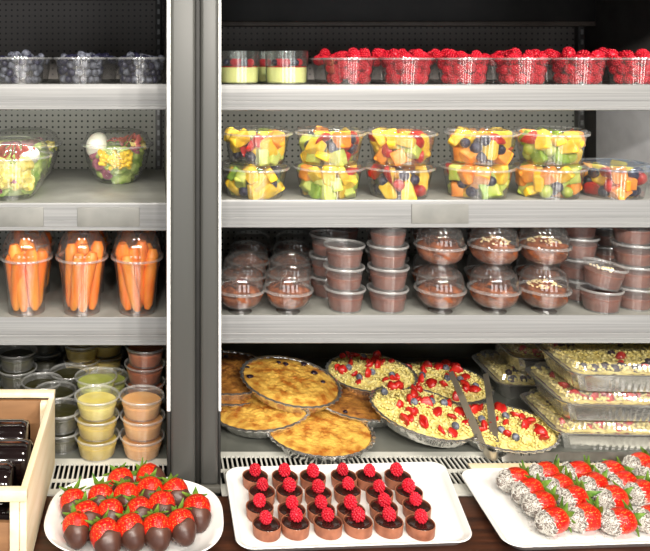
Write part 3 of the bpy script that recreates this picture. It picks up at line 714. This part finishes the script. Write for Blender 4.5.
SP = {'shav': sprinkle('shav', 1), 'nuts': sprinkle('nuts', 2)}
def domed(px, Y, z, where, top, seed):
    X = PX(px, Y)
    t = thing('domed_mousse_dessert', 'domed pot of chocolate mousse '+where, 'dessert pot', 'domed mousse desserts', (X, Y, z), (0, 0, seed*1.3)); t.scale = (1, 1, .90)
    ob('bowl', BO, t); ob('rim', BOR, t); ob('dome_lid', BOL, t); ob('mousse', WH[seed % 3], t)
    if top: o = ob('chocolate_shavings' if top == 'shav' else 'chopped_nuts', SP[top], t); o['kind'] = 'stuff'; o['label'] = 'dark chocolate shavings' if top == 'shav' else 'pale chopped nuts'
for c, px in enumerate((240, 288)):
    for r in range(4):
        Y = 1.500+r*.106
        domed(px+(3, 0)[c]*r*0+(2 if c else 4)*r, Y, z, ('first in line along the grey post', 'second in line along the grey post', 'third in line along the grey post', 'last in line along the grey post')[r] if c == 0 else
              ('first in line beside the mousse cups', 'second in line beside the mousse cups', 'third in line beside the mousse cups', 'last in line beside the mousse cups')[r], 'shav' if r < 2 else None, c*3+r)
for c, px in enumerate((440, 494, 544)):
    wn = ('first domed stack from the mousse cups', 'second domed stack from the mousse cups', 'nut-sprinkled domed stack')[c]
    tp = ('shav', 'nuts', 'nuts')[c] if c != 1 else 'shav'
    domed(px, 1.503, z, 'bottom of the '+wn, tp, c)
    domed(px, 1.505, z+.0866, 'top of the '+wn, tp if c != 1 else 'nuts', c+4)
    domed(px-5, 1.615, z, 'behind the '+wn+', lower', None, c+1)
    if c < 3: domed(px-5, 1.617, z+.0866, 'behind the '+wn+', upper', None, c+2)

# ------------------------------------------------------------------ soup cups on the deck, left case
z = DECK; YS = 'soup cups on the deck'
deli(97, 1.448, z, 3, 'soupyd', 'yellow soup', 'beside the orange soups', YS, 'soup_cup', 'soupy', False)
deli(142, 1.448, z, 3, 'soupo', 'orange soup', 'beside the grey post', YS, 'soup_cup', None, False)
deli(96, 1.535, z, 3, 'soupyd', 'yellow soup', 'behind the front yellow stack', YS, 'soup_cup', 'soupg', False)
deli(109, 1.625, z, 2, 'soupyd', 'yellow soup', 'in shade, third back from the yellow front', YS, 'soup_cup', 'soupg', False)
deli(145, 1.60, z, 4, 'soupr', 'reddish orange soup', 'in shade behind the orange soups', YS, 'soup_cup', None, False)
deli(82, 1.72, z, 5, 'soupyd', 'yellow soup', 'at the shaded back', YS, 'soup_cup', None, False)
deli(106, 1.75, z, 5, 'soupyd', 'yellow soup', 'in the darkest back corner', YS, 'soup_cup', None, False)
deli(61, 1.475, z, 2, 'pesto', 'dark green soup', 'beside the wooden crate', YS, 'soup_cup', None, False)
deli(55, 1.555, z, 2, 'pesto', 'dark green soup', 'behind the crate corner', YS, 'soup_cup', None, False)
deli(42, 1.60, z, 2, 'pesto', 'dark green soup', 'behind the crate, third row back', YS, 'soup_cup', None, False)
deli(69, 1.65, z, 2, 'pesto', 'dark green soup', 'between the crate and the yellow soups', YS, 'soup_cup', None, False)
deli(17, 1.67, z, 3, 'pesto', 'dark green soup', 'behind the crate at the picture edge', YS, 'soup_cup', None, False)
deli(45, 1.77, z, 3, 'pesto', 'dark green soup', 'in the dark back row', YS, 'soup_cup', None, False)

# ------------------------------------------------------------------ pies
PR = .108
def pan_me(R=PR):
    n = 144; bm = bmesh.new(); rings = []
    fl = lambda amp: [1+amp*(1 if i % 4 < 2 else -1) for i in range(n)]
    for r, h, amp in ((R*.78, .0012, 0), (R*.80, 0, .006), (R*.86, .008, .008), (R*.925, .021, .010), (R*.935, .0245, .004), (R*.965, .0265, .006), (R, .0245, .012), (R*.997, .0225, .012), (R*.97, .0240, .006), (R*.935, .0225, .004)):
        f = fl(amp); rings.append([Vector((r*f[i]*math.cos(2*PI*i/n), r*f[i]*math.sin(2*PI*i/n), h)) for i in range(n)])
    loft(bm, rings, True, False); return finish(bm, 'foil_pan', 'foil', .5)
PAN = pan_me()
bm = bmesh.new(); rnd = random.Random(8)
ico(bm, .0052, (0, 0, 0), 2, (1.3, 1, .5))
for v in bm.verts: v.co *= 1+.35*mnoise.noise(v.co*260)
SPOT = finish(bm, 'berry_spot', 'berrystain', 2)
def pie_top(m, seed):
    return finish(blob_disc('crust', m, PR*.918, .0225, .0022, seed, 120, 44, .007, .006, 150, .86), 'crust', m, 2)
PT = {'golden': [pie_top('golden', 3.3), pie_top('golden', 9.1)], 'golden_shade': [pie_top('golden_shade', 6.2)]}
def crumble_top(seed, n=900, R=PR*.92, dome=.010):
    rnd = random.Random(seed); bm = blob_disc('c', 'crumb', R, .022, .004, seed, 72, 20, dome, .006, 60, .86)
    for q in range(n):
        r = R*.97*math.sqrt(rnd.random()); a = rnd.uniform(0, 6.283); h = .0255+dome*(1-(r/R)**2)
        ico(bm, rnd.uniform(.0014, .0034), (r*math.cos(a), r*math.sin(a), h+rnd.uniform(-.002, .001)), 1, (rnd.uniform(.8, 1.4), 1, .8))
    return finish(bm, 'crumble', 'crumb', .9)
CT = [crumble_top(1.7), crumble_top(4.4)]
bm = bmesh.new(); bb_ = [(.0005, .011), (.006, .008), (.0095, .002), (.0090, -.004), (.004, -.009), (.0005, -.010)]
lathe(bm, bb_[::-1], 14)
for v in bm.verts: v.co.x *= 1.15; v.co.y = v.co.y*.75 if v.co.y > 0 else v.co.y*.25
for v in bm.verts: v.co += mnoise.noise_vector(v.co*120)*.0022
STRP = finish(bm, 'strawberry_piece', 'strawcut', 1.5)
def pie(X, Y, Zr, rx, ry, kind, label, seed, group, R=1.0):
    """pan whose rim centre is at height Zr, tipped by rx (towards the shopper) and ry (right side down)"""
    t = thing('fruit_crumble_pie' if kind == 'fruit' else 'golden_crumble_pie', label, 'pie', group)
    rot = Euler((math.radians(rx), math.radians(ry), seed*.9), 'XYZ')
    m3 = Euler((math.radians(rx), math.radians(ry), 0)).to_matrix() @ Matrix.Rotation(seed*.9, 3, 'Z')
    t.rotation_euler = m3.to_euler(); t.location = Vector((X, Y, Zr))-m3 @ Vector((0, 0, .0255*R)); t.scale = (R, R, R)
    ob('foil_pan', PAN, t); rnd = random.Random(seed*7+1)
    if kind == 'fruit':
        ob('crumble', CT[seed % 2], t)
        for k in range(24):
            r = PR*.84*math.sqrt(rnd.random()); a = rnd.uniform(0, 6.283); h = .028+.009*(1-(r/PR)**2)
            ob('strawberry_piece', STRP, t, (r*math.cos(a), r*math.sin(a), h), (rnd.uniform(0, 6), rnd.uniform(0, 6), 0), rnd.uniform(.8, 1.35))
        for k in range(5):
            r = PR*.8*math.sqrt(rnd.random()); a = rnd.uniform(0, 6.283); h = .031+.008*(1-(r/PR)**2)
            ob('blueberry', BB, t, (r*math.cos(a), r*math.sin(a), h), (rnd.uniform(0, 6), rnd.uniform(0, 6), 0), .95)
    else:
        ob('crust', PT[kind][seed % len(PT[kind])], t)
        if seed % 2 == 0 or kind == 'golden_shade':
            for k in range(7):
                a, r = rnd.uniform(0, 6.28), rnd.uniform(.55, .88)*PR
                ob('berry_spot', SPOT, t, (r*math.cos(a), r*math.sin(a), .0262+.006*(1-(r/PR)**2)), (0, 0, a), rnd.uniform(.7, 1.3))
GP, FP = 'golden crumble pies', 'strawberry crumble pies'
def zr(py, Y): return CAMZ-(py-VY)/F*Y
pie(.326, 1.492, DECK+.0262, 0, 0, 'golden', 'golden crumble pie lying flat in front at the grille', 1, GP)
pie(.222, 1.572, DECK+.038, 1, -6, 'golden', 'golden crumble pie beside the grey post, in front of the dark pair', 3, GP)
pie(.165, 1.675, DECK+.044, 3, 0, 'golden_shade', 'crumble pie with shade painted into its crust, lower of the pair at the post', 4, GP)
pie(.160, 1.680, DECK+.064, 3, 0, 'golden_shade', 'crumble pie with shade painted into its crust, upper of the pair at the post', 6, GP)
pie(.440, 1.620, DECK+.036, 2, 3, 'golden_shade', 'golden brown pie half hidden under its neighbours', 3, GP)
pie(.290, 1.605, DECK+.076, 5, 6, 'golden', 'golden crumble pie on top of the heap with dark berry spots', 2, GP)
pie(.485, 1.685, DECK+.060, 2, 0, 'fruit', 'strawberry crumble pie at the back beside the top golden pie', 1, FP, .92)
pie(.655, 1.712, DECK+.0275, 1, 1, 'fruit', 'strawberry crumble pie at the back under the tong tips', 3, FP)
pie(.697, 1.507, DECK+.0262, 0, 0, 'fruit', 'strawberry crumble pie lying flat beside the foil trays', 4, FP, .96)
pie(.546, 1.522, DECK+.048, 3, 8, 'fruit', 'strawberry crumble pie tipped forward at the front', 2, FP)

# ------------------------------------------------------------------ rectangular foil trays
TW, TD, TH = .270, .185, .040
def flut(ring_, amp):
    out = []
    n = len(ring_)
    for i, p in enumerate(ring_):
        q = p.copy(); d = Vector((p.x, p.y, 0)).normalized(); q += d*(amp if i % 2 else -amp); out.append(q)
    return out
def rr_dense(w, d, rad, z, m=120):
    base = rrect(w, d, rad, z, 8); base.append(base[0]); L = [0]
    for a, b in zip(base, base[1:]): L.append(L[-1]+(b-a).length)
    out = []; k = 0
    for i in range(m):
        s = L[-1]*i/m
        while L[k+1] < s: k += 1
        out.append(base[k].lerp(base[k+1], (s-L[k])/max(1e-9, L[k+1]-L[k])))
    return out
bm = bmesh.new()
loft(bm, [rr_dense(TW-.05, TD-.05, .02, .0015), flut(rr_dense(TW-.042, TD-.042, .022, 0), .0004), flut(rr_dense(TW-.022, TD-.022, .026, TH-.006), .0016), rr_dense(TW-.018, TD-.018, .027, TH-.002), rr_dense(TW-.004, TD-.004, .03, TH), rr_dense(TW, TD, .03, TH-.0015), rr_dense(TW-.002, TD-.002, .03, TH-.004), rr_dense(TW-.018, TD-.018, .027, TH-.004)], True, False)
FTR = finish(bm, 'foil_tray', 'foil', .5)
bm = bmesh.new()
lr = [rr_dense(TW-.003, TD-.003, .03, TH+.0004, 160), rr_dense(TW-.022, TD-.022, .026, TH+.0010, 160), flut(rr_dense(TW-.026, TD-.026, .025, TH+.004, 160), .0011), flut(rr_dense(TW-.036, TD-.036, .022, TH+.0155, 160), .0011), rr_dense(TW-.044, TD-.044, .020, TH+.017, 160)]
loft(bm, lr[:4], False, False, 1); loft(bm, lr[3:], False, True, 0); bmesh.ops.remove_doubles(bm, verts=bm.verts, dist=1e-5)
FLID = finish(bm, 'lid', ['clearlid', 'ribs'], .3)
def tray_fill(seed):
    rnd = random.Random(seed); bm = bmesh.new(); nx, ny = 44, 30; W, D = TW-.030, TD-.030
    g = [[bm.verts.new(((i/nx-.5)*W, (j/ny-.5)*D, .036+.006*min(1, 6*min(i/nx, 1-i/nx, j/ny, 1-j/ny))+.004*mnoise.noise(Vector((i*.5+seed, j*.5, 0))))) for j in range(ny+1)] for i in range(nx+1)]
    for i in range(nx):
        for j in range(ny): bm.faces.new((g[i][j], g[i+1][j], g[i+1][j+1], g[i][j+1]))
    for q in range(800):
        ico(bm, rnd.uniform(.002, .0045), (rnd.uniform(-.49, .49)*W, rnd.uniform(-.49, .49)*D, .0425+rnd.uniform(-.001, .003)), 1, (1, 1, .8))
    return finish(bm, 'crumble', 'crumb', .9)
TFL = [tray_fill(2), tray_fill(5)]
BBLK = lathe_me('dark_berry', 'berrystain', [(0, -.009), (.006, -.008), (.010, -.002), (.0095, .004), (.005, .009), (0, .010)], 14, None, 2)
JAM = boxes('jam', 'redjam', [(-TW/2+.034, TW/2-.034, -TD/2+.034, TD/2-.034, .014, .037)], .004)
def foil_tray(X0, Y0, zb, label, seed, front, group='foil trays of crumble'):
    t = thing('foil_tray_crumble', label, 'foil tray', group, (X0+TW/2, Y0+TD/2, zb), (0, 0, math.radians(-2)))
    ob('foil_tray', FTR, t); ob('lid', FLID, t); ob('crumble', TFL[seed % 2], t); ob('berry_layer', JAM, t)
    rnd = random.Random(seed)
    for k in range(22):
        if k < 11: x, y = ((-.37+.07*k) if front == 'red' else (-.34+.035*k))*TW+rnd.uniform(-.008, .008), -TD/2+.028+rnd.uniform(0, .014)
        else: x, y = rnd.uniform(-.37, .37)*TW, rnd.uniform(-.33, .35)*TD
        red = (front == 'red' and k < 11) or (k >= 11 and rnd.random() < .55)
        o = ob('strawberry_piece' if red else 'dark_berry', STRP if red else BBLK, t, (x, y, .0415 if k < 11 else .0435), (rnd.uniform(0, 6), rnd.uniform(0, 6), 0), rnd.uniform(.85, 1.2) if red else .8)
TS = TH+.0175
foil_tray(.778, 1.440, DECK, 'foil tray of berry crumble under a clear lid, bottom of the front stack', 1, 'red')
foil_tray(.788, 1.438, DECK+TS, 'foil tray of berry crumble under a clear lid, middle of the front stack', 2, 'red')
foil_tray(.806, 1.436, DECK+TS*2, 'foil tray with yellow crumble and dark berries, top of the front stack', 3, 'dark')
foil_tray(.765, 1.655, DECK, 'foil tray of crumble in shade behind the front stack, lower', 4, 'dark')
foil_tray(.800, 1.660, DECK+TS, 'foil tray of crumble in shade behind the front stack, upper', 5, 'red')

# ------------------------------------------------------------------ tongs and knife
tg = thing('serving_tongs', 'steel serving tongs leaning on the strawberry pies with their bend at the grille', 'tongs', None, (PX(489, 1.43), 1.425, DECK))
def strip(pts, wd, th):
    bm = bmesh.new(); rings = []; pts = [Vector(p) for p in pts]
    for i, p in enumerate(pts):
        t = (pts[min(i+1, len(pts)-1)]-pts[max(i-1, 0)]).normalized(); w_ = wd[i]
        up = Vector((0, 0, 1)); s = t.cross(up).normalized(); n = s.cross(t)
        # the strip stands on edge: wide along n
        n, s = (n*.45+s*.89).normalized(), (s*.45-n*.89).normalized()
        rings.append([p+n*w_/2+s*th/2, p-n*w_/2+s*th/2, p-n*w_/2-s*th/2, p+n*w_/2-s*th/2])
    loft(bm, rings, True, True); return finish(bm, 'tong_arm', 'steel', .5)
ob('tong_arm', strip([(-.010, .004, .020), (-.010, .05, .042), (-.008, .11, .068), (-.002, .185, .090)], [.012, .015, .013, .011], .0022), tg)
ob('tong_arm', strip([(.014, .004, .020), (.028, .05, .040), (.048, .11, .064), (.073, .185, .086)], [.012, .015, .013, .011], .0022), tg)
bm = bmesh.new(); rings = []
for k in range(11):
    a = PI+PI*k/10
    p = Vector((.002+.012*math.cos(a), .004+.016*math.sin(a), .020+.006*math.sin(a))); n = Vector((math.cos(a), math.sin(a), 0))
    rings.append([p+Vector((0, 0, .007))+n*.0011, p+Vector((0, 0, -.009))+n*.0011, p+Vector((0, 0, -.009))-n*.0011, p+Vector((0, 0, .007))-n*.0011])
loft(bm, rings, True, True); ob('spring_bend', finish(bm, 'spring_bend', 'steel', .6), tg)

kn = thing('serving_knife', 'long steel serrated knife lying along the grille behind the coconut strawberries', 'knife', None, (.655, 1.418, DECK))
bm = bmesh.new(); top, bot = [], []
N = 60
for k in range(N+1):
    x = .285*k/N; tp = 1-max(0, .06-k/N)/.06*.6
    top.append((x, .016*tp)); bot.append((x, -.001+(.0018 if k % 2 else 0)))
va = [bm.verts.new((x, -.0008, h+.003)) for x, h in top]; vb = [bm.verts.new((x, -.0042, h+.003)) for x, h in bot]
vc = [bm.verts.new((x, .0014, h+.003)) for x, h in top]; vd = [bm.verts.new((x, -.0030, h+.003)) for x, h in bot]
for k in range(N):
    for A, B in ((va, vb), (vb, vd), (vd, vc), (vc, va)): bm.faces.new((A[k], A[k+1], B[k+1], B[k]))
bm.faces.new((va[0], vb[0], vd[0], vc[0])); bm.faces.new((va[-1], vc[-1], vd[-1], vb[-1]))
ob('blade', finish(bm, 'blade', 'bladesteel', .4), kn)
bm = bmesh.new(); tube(bm, [(.280, -.001, .011), (.30, -.001, .011), (.35, -.001, .010), (.40, -.001, .011)], [.008, .0095, .0085, .010], 12, 0, .9)
ob('handle', finish(bm, 'handle', 'black', .8), kn)
tag(ob('serving_board', boxes('serving_board', 'pine', [(.585, .93, 1.374, 1.404, DECK, DECK+.006)], .0015)), 'narrow pale wooden strip lying on the grille below the long knife', 'board')

# ------------------------------------------------------------------ wooden crate with bottles
cr = thing('wooden_crate', 'pale wooden crate standing at the left picture edge with dark bottles inside', 'crate', None, (-.345, 1.245, DECK))
T = Vector(cr.location)
def Pc(n, m, l, bev=.0012): return ob(n, boxes(n, m, [(a-T.x, b-T.x, c-T.y, d-T.y, e-T.z, f-T.z) for a, b, c, d, e, f in l], bev), cr)
X1, X0, Yb, Yf, zt = -.187, -.50, 1.403, 1.092, DECK+.134
Pc('side_panel', 'pine', [(X1-.010, X1, Yf, Yb, DECK+.004, zt)])
Pc('side_panel', 'pine', [(X0, X0+.010, Yf, Yb, DECK+.004, zt)])
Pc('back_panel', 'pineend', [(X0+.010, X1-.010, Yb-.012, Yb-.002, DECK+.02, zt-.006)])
Pc('back_rail', 'pine', [(X0, X1, Yb-.013, Yb+.006, zt-.0005, zt+.008)])
Pc('front_rail', 'pine', [(X0, X1+.002, Yf-.010, Yf+.004, zt-.012, zt+.004)])
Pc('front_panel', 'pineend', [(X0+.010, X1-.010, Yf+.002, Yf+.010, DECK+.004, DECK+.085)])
Pc('corner_post', 'pine', [(X1-.024, X1-.0105, Yf-.004, Yf+.012, DECK+.004, zt-.013)])
Pc('corner_post', 'pine', [(X1-.024, X1-.0105, Yb-.028, Yb-.0125, DECK+.004, zt-.004)])
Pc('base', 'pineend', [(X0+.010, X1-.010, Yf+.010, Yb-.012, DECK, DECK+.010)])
bm = bmesh.new(); prof = [(0, 0), (.020, 0), (.0255, .002), (.0275, .008), (.0275, .085), (.026, .096), (.014, .112), (.0105, .122), (.0105, .135)]
lathe(bm, [(r, z) for r, z in prof]+[(0, .135)], 36); BOT = finish(bm, 'bottle_body', 'bottle', .6)
CAP = lathe_me('bottle_cap', 'bottle_cap', [(0, .150), (.011, .150), (.0125, .148), (.0125, .132), (.0108, .132)], 24)
RIMB = lathe_me('base_ring', 'bottle', [(.0215, -.0008), (.0245, -.0004), (.0262, .0018), (.0258, .0022), (.0215, .0004)], 36)
k = 0
for lv, ys in ((0, (1.142, 1.212, 1.282, 1.352)), (1, (1.177, 1.247, 1.317))):
    for j, y in enumerate(ys):
        o = thing('wine_bottle' if False else 'glass_bottle', 'dark glass bottle lying on its side in the crate, '+('upper' if lv else 'lower')+' layer, '+ORD[j]+' from the front', 'bottle', 'dark bottles in the crate', (-.208-(.016 if (j+lv) % 2 else 0), y, DECK+.043+lv*.050), (0, -PI/2, 0)); o.scale = (1.22, 1.22, 1.22)
        ob('bottle_body', BOT, o); ob('bottle_cap', CAP, o); ob('base_ring', RIMB, o)

# ------------------------------------------------------------------ plate with chocolate strawberries
def superring(w, d, z, e, n=72):
    out = []
    for i in range(n):
        a = 2*PI*i/n; c, s = math.cos(a), math.sin(a)
        out.append(Vector((w/2*math.copysign(abs(c)**(2/e), c), d/2*math.copysign(abs(s)**(2/e), s), z)))
    return out
def dish(name, w, d, h, e, n=96, inner=.80):
    bm = bmesh.new()
    loft(bm, [superring(w*.55, d*.55, .001, e, n), superring(w*.60, d*.60, 0, e, n), superring(w*.66, d*.66, .003, e, n), superring(w*.90, d*.90, h*.62, e, n), superring(w*.985, d*.985, h*.95, e, n), superring(w, d, h, e, n),
              superring(w*.985, d*.985, h+.001, e, n), superring(w*.90, d*.90, h*.80, e, n), superring(w*.76, d*.76, h*.38, e, n), superring(w*.66, d*.66, .006, e, n)], True, True)
    return finish(bm, name, 'white', .9)
plate = tag(ob('serving_plate', dish('serving_plate', .286, .224, .026, 2.7), None, (-.033, 1.212, DECK), (0, 0, math.radians(-3))), 'white rounded plate carrying chocolate-dipped strawberries', 'plate')
def berry_prof(s=1.0):
    return [(0.0005, -.0175), (.008, -.0195), (.0150, -.0185), (.0198, -.0120), (.0208, -.0040), (.0192, .0055), (.0155, .0140), (.0100, .0215), (.0045, .0258), (.0005, .0268)]
def sberry(seed):
    bm = bmesh.new(); fn = lambda a: 1+.035*math.sin(2*a+seed)+.02*math.sin(5*a+seed*2)
    import bisect
    pr = berry_prof(); P2 = []
    for (a, b) in zip(pr, pr[1:]):
        for q in range(3): t_ = q/3; P2.append((a[0]+(b[0]-a[0])*t_, a[1]+(b[1]-a[1])*t_))
    P2.append(pr[-1]); lathe(bm, P2, 28, 0, fn); return finish(bm, 'berry', 'straw', 2)
SB = [sberry(s) for s in range(3)]
def interp_r(z):
    pr = berry_prof(); return float(np.interp(z, [q[1] for q in pr[1:]], [q[0] for q in pr[1:]]))
def coatring(seed, z0, off, n=40, wav=.0025):
    rings = []; fn = lambda a: 1+.035*math.sin(2*a+seed)+.02*math.sin(5*a+seed*2)
    for j in range(13):
        t = j/12; ring_ = []
        for i in range(n):
            a = 2*PI*i/n; zs = z0+wav*(math.sin(2*a+seed)+.6*math.sin(5*a+seed*2.3))
            zz = zs+(.0268-zs)*t; o = off*min(1, .35+t*6)
            r = (interp_r(zz)*fn(a)+o) if t < 1 else 1e-4
            ring_.append(Vector((r*math.cos(a), r*math.sin(a), zz+o*t)))
        rings.append(ring_)
    inner = [Vector((p.x*.96, p.y*.96, p.z)) for p in rings[0]]
    return [inner]+rings
def choc_me(seed):
    bm = bmesh.new(); loft(bm, coatring(seed, .0036, .0018), False, True); return finish(bm, 'chocolate', 'choc', 1.2)
CHO = [choc_me(s) for s in range(3)]
def calyx_me(seed):
    rnd = random.Random(seed); bm = bmesh.new(); n = 8
    for k in range(n):
        a = 2*PI*k/n+rnd.uniform(-.2, .2); L = rnd.uniform(.013, .019); lift = rnd.uniform(-.2, .75); rows = []
        for j in range(5):
            t = j/4; w_ = .0040*math.sin(PI*(.15+.85*t))*(1.15-t*.5) if j < 4 else .0003
            r = .002+L*t; zz = -.0192-lift*L*t*t*.9-.0008+.004*t*t*(1-lift)
            c, s = math.cos(a), math.sin(a)
            rows.append([Vector((r*c-w_*s, r*s+w_*c, zz)), Vector((r*c, r*s, zz+.0009)), Vector((r*c+w_*s, r*s-w_*c, zz))])
        for dz in (0,):
            vr = [[bm.verts.new(p) for p in rw] for rw in rows]; vl = [[bm.verts.new(p-Vector((0, 0, .0006))) for p in rw] for rw in rows]
            for A, B in zip(vr, vr[1:]):
                for q in range(2): bm.faces.new((A[q], A[q+1], B[q+1], B[q]))
            for A, B in zip(vl, vl[1:]):
                for q in range(2): bm.faces.new((A[q], B[q], B[q+1], A[q+1]))
    tube(bm, [(0, 0, -.0185), (.0006, 0, -.0235), (.002, .001, -.028)], [.0022, .0016, .0014], 8)
    return finish(bm, 'leaves', 'leaf', 1)
CAL = [calyx_me(s) for s in range(3)]
rows = [('back', [(121.6, 484), (151, 479)]),
        ('second', [(73.5, 505), (100.6, 500), (126.5, 499), (150, 494), (176, 495)]),
        ('third', [(87, 519), (110.5, 515), (140, 513), (162, 508), (197, 512)]),
        ('front', [(76, 529), (106, 537), (131, 531), (157, 531), (182, 526)])]
rnd = random.Random(5)
for rn, pts in rows:
    for j, (px, py) in enumerate(pts):
        zc = DECK+(.034 if rn == 'front' else .030 if rn != 'back' else .031)
        X, Y = at(px, py, zc)
        d = Vector((rnd.uniform(.12, .55), -.9, -.62+rnd.uniform(-.1, .1)))
        if rn == 'back' and j == 1: d = Vector((.9, -.6, -.25))
        s = 1.05*rnd.uniform(.95, 1.06)
        t = thing('chocolate_strawberry', 'chocolate-dipped strawberry in the '+rn+' row of the plate, '+ORD[j]+' from the crate', 'strawberry', 'chocolate-dipped strawberries', (X, Y, zc), aim(d)); t.scale = (s, s, s)
        q = rnd.randrange(3); ob('berry', SB[q], t); ob('chocolate', CHO[q], t); ob('leaves', CAL[rnd.randrange(3)], t, (0, 0, .003), (0, 0, rnd.uniform(0, 6)), 1.18)

# ------------------------------------------------------------------ white trays
def tray(name, corners, label):
    """corners back-left, back-right, front-right, front-left of the rim"""
    c = [Vector((x, y, 0)) for x, y in corners]; cen = sum(c, Vector())/4
    bm = bmesh.new(); rings = []
    def ring_(inset, z, rad):
        q = []
        W, D = .387, .228
        for p in rrect(W-2*inset, D-2*inset, rad, z, 8):
            u, v = p.x/W+.5, p.y/D+.5
            b = (c[3]*(1-u)+c[2]*u)*(1-v)+(c[0]*(1-u)+c[1]*u)*v
            q.append(Vector((b.x-cen.x, b.y-cen.y, z)))
        return q
    loft(bm, [ring_(.020, .0012, .016), ring_(.018, 0, .018), ring_(.014, .002, .020), ring_(.003, .0135, .026), ring_(0, .0155, .028), ring_(.0008, .017, .028), ring_(.003, .0168, .026), ring_(.010, .0095, .022), ring_(.015, .0072, .018), ring_(.022, .0066, .014)], True, True)
    return tag(ob(name, finish(bm, name, 'white', .9), None, (cen.x, cen.y, DECK)), label, 'tray')
RH = DECK+.017
tray('serving_tray', [at(224, 467, RH), at(444, 461, RH), at(476, 541, RH), at(237, 549, RH)], 'white rectangular tray holding rows of chocolate tartlets')
tray('serving_tray', [at(457, 469, RH), (at(457, 469, RH)[0]+.415, at(457, 469, RH)[1]+.018), (at(508, 547, RH)[0]+.41, at(508, 547, RH)[1]+.020), at(507, 547, RH)], 'white rectangular tray holding coconut-coated strawberries')
SHE = lathe_me('shell', 'shell', [(0, .001), (.0262, .001), (.0272, 0), (.0280, .001), (.0296, .0165), (.0294, .0178), (.0284, .0180), (.0278, .0165), (0, .015)], 44, None, .8)
GAN = lathe_me('ganache', 'ganache', [(.0279, .0158), (.0274, .0170), (.020, .0178), (.010, .0181), (0, .0181)], 44, None, 2)
tz = DECK+.0068
R_ = [[(113, 349), (186, 350), (257, 351), (331, 348), (398, 351), (466, 348)], [(131, 386), (198, 386), (270, 390), (345, 384), (422, 390), (496, 388)],
      [(124, 425), (205, 431), (277, 429), (351, 430), (435, 425), (513, 422)], [(139, 468), (215, 462), (294, 461), (370, 461), (447, 460), (527, 465)]]
rnd = random.Random(9)
for rn, row in zip(('back', 'second', 'third', 'front'), R_):
    for j, (a, b) in enumerate(row):
        px, py = a/2.495+210, b/2.493+330
        X, Y = at(px, py, tz+.0265)
        t = thing('chocolate_tartlet', 'round chocolate tartlet in the '+rn+' row of the tray, '+ORD[j]+' from the plate side', 'tartlet', 'chocolate tartlets', (X+rnd.uniform(-.002, .002), Y+rnd.uniform(-.002, .002), tz), (0, 0, rnd.uniform(0, 6)))
        ob('shell', SHE, t); ob('ganache', GAN, t); t.scale = (.775, .775, .95)
        d = Vector((rnd.uniform(-.4, .4), rnd.uniform(-.5, .2), 1))
        o = ob('raspberry', RASP[rnd.randrange(3)], None, (X, Y, tz+.0272), aim(d), rnd.uniform(.92, 1.05))
        tag(o, 'red raspberry on the '+ORD[j]+' tartlet of the '+rn+' row', 'raspberry', 'raspberries on the tartlets')

# coconut strawberries
def coco_me(seed):
    rnd = random.Random(seed); bm = bmesh.new(); loft(bm, coatring(seed, .0090, .0022, 40, .002), False, True)
    for q in range(380):
        zz = .0090+(.0262-.0090)*rnd.random()**.8; a = rnd.uniform(0, 6.283); r = interp_r(zz)+.0030
        p = Vector((r*math.cos(a), r*math.sin(a), zz+.001)); nrm = Vector((math.cos(a), math.sin(a), .5)).normalized()
        d = (nrm.orthogonal().normalized()); d.rotate(Matrix.Rotation(rnd.uniform(0, 6.28), 3, nrm)); d = (d+nrm*rnd.uniform(-.1, .6)).normalized()*rnd.uniform(.0012, .0030)
        tube(bm, [p-d, p+d], [.0006, .0005], 4, 1)
    return finish(bm, 'coconut_coating', ['cocobase', 'coco'], .6)
COC = [coco_me(s) for s in range(3)]
CB = [('back', [((160, 145), (212, 126)), ((268, 122), (310, 108)), ((378, 118), (420, 105)), ((490, 120), (534, 106)), ((588, 90), (640, 80))]),
      ('second', [((208, 192), (262, 160)), ((318, 168), (360, 150)), ((438, 160), (478, 148)), ((530, 158), (578, 140)), ((632, 128), (684, 118))]),
      ('third', [((245, 228), (302, 208)), ((365, 212), (404, 190)), ((500, 206), (540, 192)), ((592, 190), (642, 166))]),
      ('front', [((292, 284), (345, 268)), ((400, 272), (452, 258)), ((520, 292), (566, 262)), ((628, 280), (676, 256))])]
rnd = random.Random(21)
for rn, row in CB:
    for j, (c0, c1) in enumerate(row):
        zc = tz+.0205
        p0 = Vector((*at(460+c0[0]/3.42, 440+c0[1]/3.42, zc), zc)); p1 = Vector((*at(460+c1[0]/3.42, 440+c1[1]/3.42, zc), zc))
        d = (p0-p1).normalized()*.0+Vector((-.93+rnd.uniform(-.1, .05), -.30+rnd.uniform(-.15, .15), -.06)); s = rnd.uniform(1.0, 1.08)
        c = (p0+p1)/2
        t = thing('coconut_strawberry', 'coconut-coated strawberry in the '+rn+' row of the tray, '+ORD[j]+' from the tartlet tray', 'strawberry', 'coconut-coated strawberries', c, aim(d)); t.scale = (s*.88, s*.88, s*1.10)
        q = rnd.randrange(3); ob('berry', SB[q], t); ob('coconut_coating', COC[q], t); ob('leaves', CAL[rnd.randrange(3)], t, (0, 0, .005), (0, 0, rnd.uniform(0, 6)), (1.4, 1.4, 1.3))
bm = bmesh.new()
for k in range(650):
    px, py = rnd.uniform(488, 640), rnd.uniform(482, 540)
    if rnd.random() < .5: px = rnd.uniform(488, 560)
    if px < 478+(py-470)*.66+12: continue
    X, Y = at(px, py, tz); a = rnd.uniform(0, 6.28); d = Vector((math.cos(a), math.sin(a), 0))*rnd.uniform(.0008, .0022); p = Vector((X, Y, tz+.0006))
    tube(bm, [p-d, p+d], [.0005, .0004], 4)
tag(ob('coconut_flakes', finish(bm, 'coconut_flakes', 'coco', .6)), 'loose white coconut flakes scattered on the strawberry tray', 'coconut flakes', None, 'stuff')
